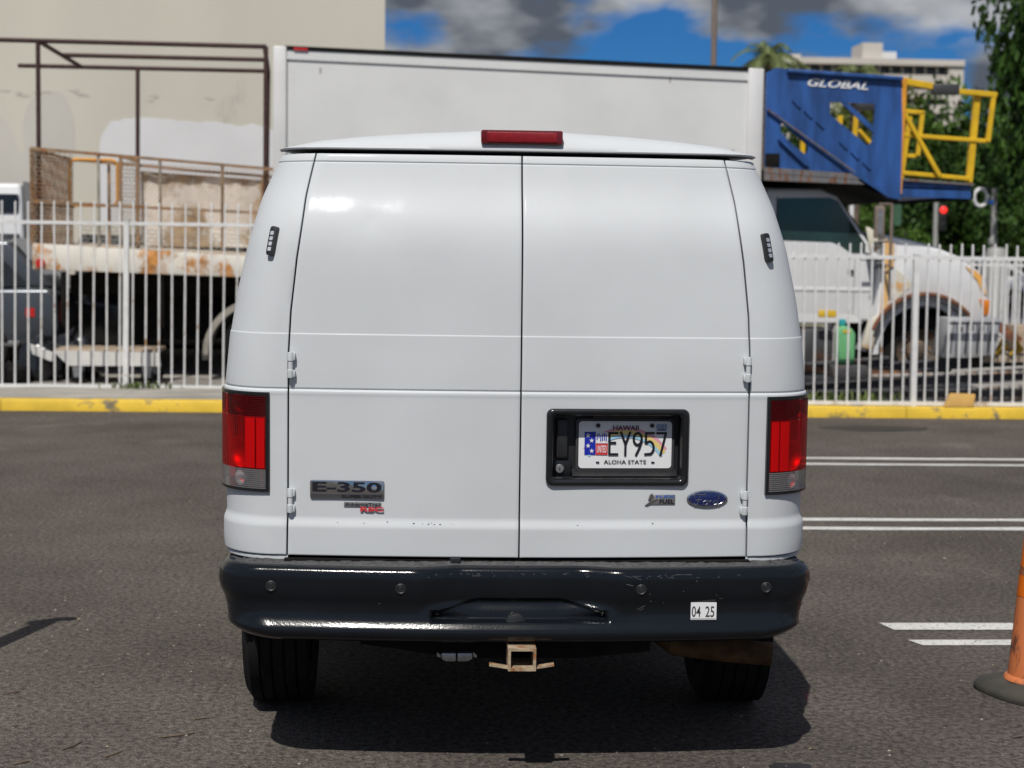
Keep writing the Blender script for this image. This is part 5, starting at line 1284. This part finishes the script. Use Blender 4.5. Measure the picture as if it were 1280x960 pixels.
# ------------------------------------------------------------------ traffic posts on the lot
def delineator(x, y, rot, label):
    D = thing('traffic_post', (x, y, 0), label, 'traffic post')
    m = MB(); pts = []
    for k in range(48):
        a = 2*math.pi*k/48; r_ = .205/(abs(math.cos(a))**3.2+abs(math.sin(a))**3.2)**(1/3.2); pts.append((x+r_*math.cos(a+rot), y+r_*math.sin(a+rot)))
    n = 48
    q = lambda f: [(x+(px-x)*f, y+(py-y)*f) for px, py in pts]
    lv = [(1.0, .002), (1.02, .018), (.97, .034), (.62, .050), (.50, .060)]
    m.v = [(px, py, z) for f, z in lv for px, py in q(f)]
    m.f = [(i*n+k, i*n+(k+1) % n, (i+1)*n+(k+1) % n, (i+1)*n+k) for i in range(4) for k in range(n)]+[tuple(4*n+k for k in range(n))]
    m.build('post_base', M['conebase'], D, smooth=60)
    def rz(z): return .108-.073*z
    def seg(name, z0, z1, mt, dr=0):
        s = MB(); zz = np.linspace(z0, z1, 6); s.lathe([(rz(z)+dr, z) for z in zz], (x, y, 0), 'z', 40); s.build(name, M[mt], D, smooth=60)
    s = MB(); s.lathe([(.118, .058), (.114, .070), (.100, .080), (.096, .084)], (x, y, 0), 'z', 40); s.build('foot_ring', M['orange'], D, smooth=60)
    seg('post_body', .058, .412, 'orange'); seg('post_band', .412, .500, 'orange2', .0015); seg('post_body', .500, .535, 'conedark'); seg('post_body', .535, 1.0, 'orange2')
    s = MB(); s.lathe([(.035, 1.0), (.034, 1.03), (.030, 1.045), (.022, 1.05), (.022, 1.09), (.015, 1.10), (0, 1.10)], (x, y, 0), 'z', 28); s.build('post_cap', M['orange2'], D, smooth=50)
delineator(2.212, 1.12, R(22), 'orange traffic post on a black rubber base at the right edge')
K = thing('shadow_post', (-2.52, .98, 0), 'thin post off the left edge, seen only by its shadow on the asphalt', 'sign post')  # unseen stand-in post, shaped to cast the shadow at the left
m = MB(); m.tube([(-2.52, .98, .0), (-2.52, .98, 1.95)], [.06, .05], 14); m.build('post_shaft', M['steel'], K)
m = MB(); m.tube([(-2.60, .96, 1.93), (-2.48, 1.0, 2.0), (-2.42, 1.02, 1.97)], .035, 8); m.build('post_arm', M['steel'], K)

# ------------------------------------------------------------------ background on the right
def leaf_cloud(m, c, rx, ry, rz_, n, size, seed, flat=.0):
    rng = np.random.default_rng(seed)
    for i in range(n):
        u = rng.normal(size=3); u /= np.linalg.norm(u); q = rng.uniform(.55, 1.02)**.6
        p = Vector((c[0]+u[0]*rx*q, c[1]+u[1]*ry*q, c[2]+u[2]*rz_*q)); a = Vector(rng.normal(size=3)).normalized()
        b = a.cross(Vector((rng.normal(), rng.normal(), rng.normal()))).normalized(); s_ = size*rng.uniform(.6, 1.3)
        m.add([p-a*s_*.5, p+b*s_*.28, p+a*s_*.5, p-b*s_*.28], [(0, 1, 2, 3)])
CROWNS = {}
def crown(kind, seed, size, n):
    """unit crown: clumps of leaf faces on a lumpy volume"""
    rng = np.random.default_rng(seed); m = MB()
    for k in range(44):
        u = rng.normal(size=3); u /= np.linalg.norm(u); r_ = rng.uniform(.25, .84)
        leaf_cloud(m, (u[0]*r_, u[1]*r_, u[2]*r_*.9), *(rng.uniform(.20, .36, 3)), n//44, size, seed*100+k)
    me = m.mesh('crown'); return me
def tree(x, y, h, r, mt, seed, label, z0=.06, th=.35, sz=1.15):
    T = thing('tree', (x, y, z0), label, 'tree', 'trees on the slope beyond the road')
    hc = h*(1-.5*(1-th)); rng = random.Random(seed)
    m = MB(); tp = [(x, y, z0-.1), (x+.1*r*rng.uniform(-1, 1), y, z0+h*.3), (x+.25*r*rng.uniform(-1, 1), y, z0+h*.62)]
    m.tube(tp, [r*.09, r*.07, r*.035], 8)
    for k in range(5):
        a = rng.uniform(0, 6.28); s_ = Vector(tp[1]).lerp(Vector(tp[2]), rng.uniform(0, .9)); e = s_+Vector((math.cos(a)*r*.6, math.sin(a)*r*.6, h*rng.uniform(.12, .25)))
        m.tube([s_, e], [r*.035, r*.012], 6)
    m.build('trunk', M['bark'], T, smooth=60)
    key = (mt, seed % 3)
    if key not in CROWNS:
        me = crown(mt, seed % 3+len(CROWNS)*7+1, .072, 13200); me.materials.append(M[mt]); CROWNS[key] = me
    o = bpy.data.objects.new('crown', CROWNS[key]); C.objects.link(o)
    o.location = (x, y, z0+h*(th+(1-th)/2)); o.scale = (r, r, h*(1-th)/2*sz); o.rotation_euler = (0, 0, rng.uniform(0, 6.28))
    adopt(o, T)
    return T
# the slope behind the road
m = MB(); nxg, nyg = 60, 30
for j in range(nyg+1):
    for i in range(nxg+1):
        x, y = -60+i*4.0, 58+j*7; h = 12*float(sstep(58, 250, y))+1.2*noise.noise(Vector((x*.05, y*.05, 0)))*float(sstep(58, 90, y))
        m.v.append((x, y, .03+h))
m.f = [(j*(nxg+1)+i, j*(nxg+1)+i+1, (j+1)*(nxg+1)+i+1, (j+1)*(nxg+1)+i) for j in range(nyg) for i in range(nxg)]
tag(m.build('hillside', M['hill'], smooth=80), kind='structure')
tree(15.45, 34.0, 11.5, 2.9, 'leafdk', 1, 'tall dark tree rising out of frame at the right edge', th=.12)
tl_ = [(17.5, 50, 5.6, 3.0, 'leafdk', 2, 'dark rounded tree just left of the tall tree at the right edge'),
       (19.6, 54, 7.9, 3.6, 'leaf', 3, 'bushy mid green tree behind the yellow railing ends'),
       (14.2, 57, 7.0, 3.2, 'leafdk', 4, 'dark tree seen through the middle of the yellow railings'),
       (16.9, 60, 8.6, 3.4, 'leaf2', 5, 'olive green tree behind the railing on the slope'),
       (11.0, 52, 3.7, 2.6, 'leafdk', 6, 'low dark tree behind the truck cab mirror'),
       (9.2, 56, 4.6, 2.8, 'leaf', 7, 'green tree seen under the blue platform'),
       (23.5, 58, 7.4, 3.8, 'leafdk', 8, 'dark tree at the right edge behind the street pole'),
       (19.2, 64, 7.0, 3.6, 'leaf2', 9, 'yellowish green tree high on the slope at the right'),
       (14.6, 49, 3.2, 2.3, 'leaf', 10, 'low green tree behind the red traffic light')]
for x, y, h, r, mt, sd_, lab in tl_: tree(x, y, h, r, mt, sd_, lab, z0=.03+12*float(sstep(58, 250, y)), th=.08, sz=1.2)
m = MB()
for i in range(70):
    x = random.uniform(4, 34); y = random.uniform(50, 75); s_ = random.uniform(.6, 1.5)
    leaf_cloud(m, (x, y, .5+s_*.4+(y-50)*.05), s_*1.3, s_*1.2, s_, 170, .26, i+900)
tag(m.build('undergrowth', M['leaf'], smooth=0), 'dense green undergrowth covering the slope beyond the road', 'undergrowth', kind='stuff')
m = MB()
for i in range(260):
    x = random.uniform(-40, 110); y = random.uniform(75, 180); s_ = random.uniform(2, 3.6); z = .03+12*float(sstep(58, 250, y))
    leaf_cloud(m, (x, y, z+s_*.6), s_*1.4, s_*1.2, s_, 90, .75, i+2900)
tag(m.build('far_wood', M['leafdk'], smooth=0), 'far dark green woodland on the hill beneath the pale hotel', 'woodland', kind='stuff')

def palm(x, y, h, n, fl, label):
    P = thing('palm_tree', (x, y, .06), label, 'palm', 'palms beyond the truck')
    m = MB(); m.tube([(x, y, 0), (x+.1, y, h*.5), (x, y, h)], [.22, .17, .15], 10); m.build('trunk', M['bark'], P, smooth=60)
    rng = random.Random(int(x*10))
    for k in range(n):
        a = 2*math.pi*k/n+rng.uniform(-.3, .3); el = rng.uniform(-.2, 1.25); m = MB(); d = Vector((math.cos(a), math.sin(a), 0)); prev = None
        for q in range(9):
            t = q/8; p = Vector((x, y, h))+d*fl*t*math.cos(el)*1.0+Vector((0, 0, fl*(math.sin(el)*t-.75*t*t)))
            if prev is not None:
                ax_ = (p-prev); sd = ax_.cross(Vector((0, 0, 1))).normalized()
                for sg in (-1, 1):
                    for u_ in (0, .5):
                        b0 = prev+ax_*u_; L_ = fl*.30*(1-.55*t)
                        tip = b0+sd*sg*L_+ax_*.9-Vector((0, 0, L_*.35)); m.add([b0, b0+ax_*.32, tip], [(0, 1, 2)])
                m.beam(prev, p, .03)
            prev = p
        m.build('frond', M['palm'], P, smooth=0)
palm(9.05, 40, 7.05, 26, 1.5, 'palm crown showing above the right end of the white box')
palm(12.1, 42, 6.75, 20, 1.45, 'smaller palm crown peeping over the blue platform')

# light pole behind the box, traffic signals, street sign
m = MB(); m.tube([(8.42, 45, 0), (8.40, 45, 7), (8.37, 45, 13)], [.11, .095, .08], 12)
LP = thing('light_pole', (8.4, 45, 0), 'tall brown pole rising into the sky behind the white box', 'pole'); m.build('pole_shaft', M['polebrown'], LP, smooth=60)
m = MB(); m.beam((8.37, 45, 12.8), (6.6, 44.6, 13.1), .10); m.build('lamp_arm', M['polebrown'], LP); MB().box(6.0, 6.7, 44.45, 44.75, 13.02, 13.16).build('lamp_head', M['pole'], LP, bevel=.04)
SP = thing('street_sign_pole', (13.98, 35, .06), 'grey pole with a white ring and a blue street sign at the right', 'street sign')
m = MB(); m.tube([(14.02, 35, 0), (13.94, 35, 3.34)], .075, 12); m.build('pole_shaft', M['pole'], SP, smooth=60)
m = MB(); m.beam((13.96, 35, 3.30), (13.45, 35, 3.30), .06); m.build('sign_arm', M['pole'], SP)
m = MB(); m.tube([(13.56+.17*math.cos(a), 34.9, 3.09+.22*math.sin(a)) for a in np.linspace(0, 6.2832, 25)], .045, 8); m.build('sign_ring', M['white'], SP, smooth=60)
MB().box(13.70, 13.92, 34.93, 34.96, 2.93, 3.02).build('sign_blade', M['signblue'], SP, bevel=.005)
MB().box(13.85, 14.05, 34.9, 35.1, 1.9, 2.08).build('control_box', M['pole'], SP, bevel=.02)
TS = thing('traffic_signal', (12.53, 35, .06), 'traffic signal with its red light lit beyond the truck hood', 'traffic signal')
m = MB(); m.tube([(12.50, 35.05, 0), (12.47, 35.05, 2.95)], .065, 12); m.build('pole_shaft', M['pole'], TS, smooth=60)
MB().prism(rrect(12.50, 12.68, 2.25, 2.90, .04), 34.82, 35.0).build('signal_head', M['blackplastic'], TS, bevel=.02)
rm = bpy.data.materials.new('red_signal_light'); rm.use_nodes = True; b_ = rm.node_tree.nodes['Principled BSDF']; b_.inputs['Base Color'].default_value = (.7, .02, .02, 1)
b_.inputs['Emission Color'].default_value = (1, .03, .02, 1); b_.inputs['Emission Strength'].default_value = 1.6
m = MB(); m.lathe([(0, -.03), (.06, -.02), (.088, 0), (.088, .02)], (12.59, 34.815, 2.76), 'y', 20); m.build('red_light', rm, TS)
for z in (2.57, 2.38):
    m = MB(); m.lathe([(0, -.02), (.075, 0), (.075, .02)], (12.59, 34.815, z), 'y', 20); m.build('dark_light', M['gap'], TS)
BS = thing('sign_pole', (11.35, 35, .06), 'slim post with the back of a green sign beyond the cab mirror', 'sign post')
m = MB(); m.tube([(11.33, 35, 0), (11.33, 35, 2.95)], .05, 10); m.build('pole_shaft', M['signgreen'], BS, smooth=60)
MB().prism(rrect(11.36, 11.56, 2.35, 2.90, .05), 34.97, 35.0).build('sign_plate', M['signgreen'], BS)
m = MB(); m.tube([(10.55, 36, 0), (10.55, 36, 4.2)], .06, 10); q = thing('slim_pole', (10.55, 36, .06), 'slim white pole behind the cab mirror', 'pole'); m.build('pole_shaft', M['white'], q, smooth=60)
MB().box(10.40, 10.70, 35.93, 36.0, 2.95, 3.5).build('pole_sign', M['pole'], q, bevel=.02)
cyl = MB(); cyl.lathe([(.24, 0), (.24, 1.6), (.20, 1.72), (0, 1.74)], (12.7, 31.2, .1), 'z', 20); tag(cyl.build('bollard', M['pole'], None), 'stout grey bollard beyond the truck hood', 'bollard')
SE = [(0, .42), (0, .8), (.03, .92), (.25, .95), (.97, .98), (1, .8), (1, .4), (.95, .28), (.05, .28)]
SR = [(.20, .95), (.34, 1.42), (.70, 1.45), (.92, .98)]
car('parked_car', 13.3, 17.4, 41.2, .86, .02, SE, SR, M['suv'], 'white car parked on the road beyond the truck hood', 'car', 'cars on the road beyond the yard')
car('parked_car', 9.3, 13.0, 42.8, .86, .02, SE, [(.06, .95), (.12, 1.55), (.72, 1.58), (.86, .98)], M['suv'], 'white hatchback on the road behind the grey bollard', 'car', 'cars on the road beyond the yard')
car('parked_car', 17.9, 22.2, 41.5, .88, .02, SE, [(.06, .95), (.10, 1.62), (.70, 1.66), (.84, .98)], M['suv'], 'pale car on the road at the right edge behind the fence', 'car', 'cars on the road beyond the yard')

# hotel on the ridge
HT = thing('hotel', (72, 260, 12), 'long pale hotel with rows of dark balconies on the ridge at the right', 'building')
hz = 31.6; zb0 = 12
HX0_, HX1_ = 55, 85.0
MB().box(HX0_, HX1_, 262, 275, zb0, hz-.3).build('wall', M['hotelglass'], HT)
MB().box(85.0, 87.5, 260, 276, zb0, hz).build('end_wall', M['hotel'], HT)
MB().box(HX0_-.2, 87.5, 259.6, 276.5, hz, hz+1.0).build('roof_slab', M['hotel'], HT)
for k in range(6): MB().box(HX0_, 85.0, 260, 262, hz-1.5-2.45*k-1.35, hz-1.5-2.45*k).build('balcony', M['hotel'], HT)
x = HX0_+1.0
pm = None
while x < 84.5:
    if pm is None: pm = MB().box(-.10, .10, 0, 1.0, 0, 16).build('fin', M['hotel'], HT); base = Vector(pm.location); o = pm
    else: o = pm.copy(); C.objects.link(o)
    o.location = base+Vector((x, 260.9, hz-16)); x += 1.95
MB().box(70.6, 74.0, 261, 268, hz+1.0, 35.3).build('lift_tower', M['hotel'], HT)
MB().box(74.0, 76.6, 262, 268, hz+1.0, 34.0).build('plant_room', M['white'], HT)
for x in (74.7, 75.4, 76.0): MB().box(x, x+.12, 261.9, 262, hz+1.0, 33.9).build('louvre', M['pole'], HT)
MB().box(57.5, 60.5, 262, 266, hz+1.0, hz+1.7).build('roof_unit', M['hotel'], HT)
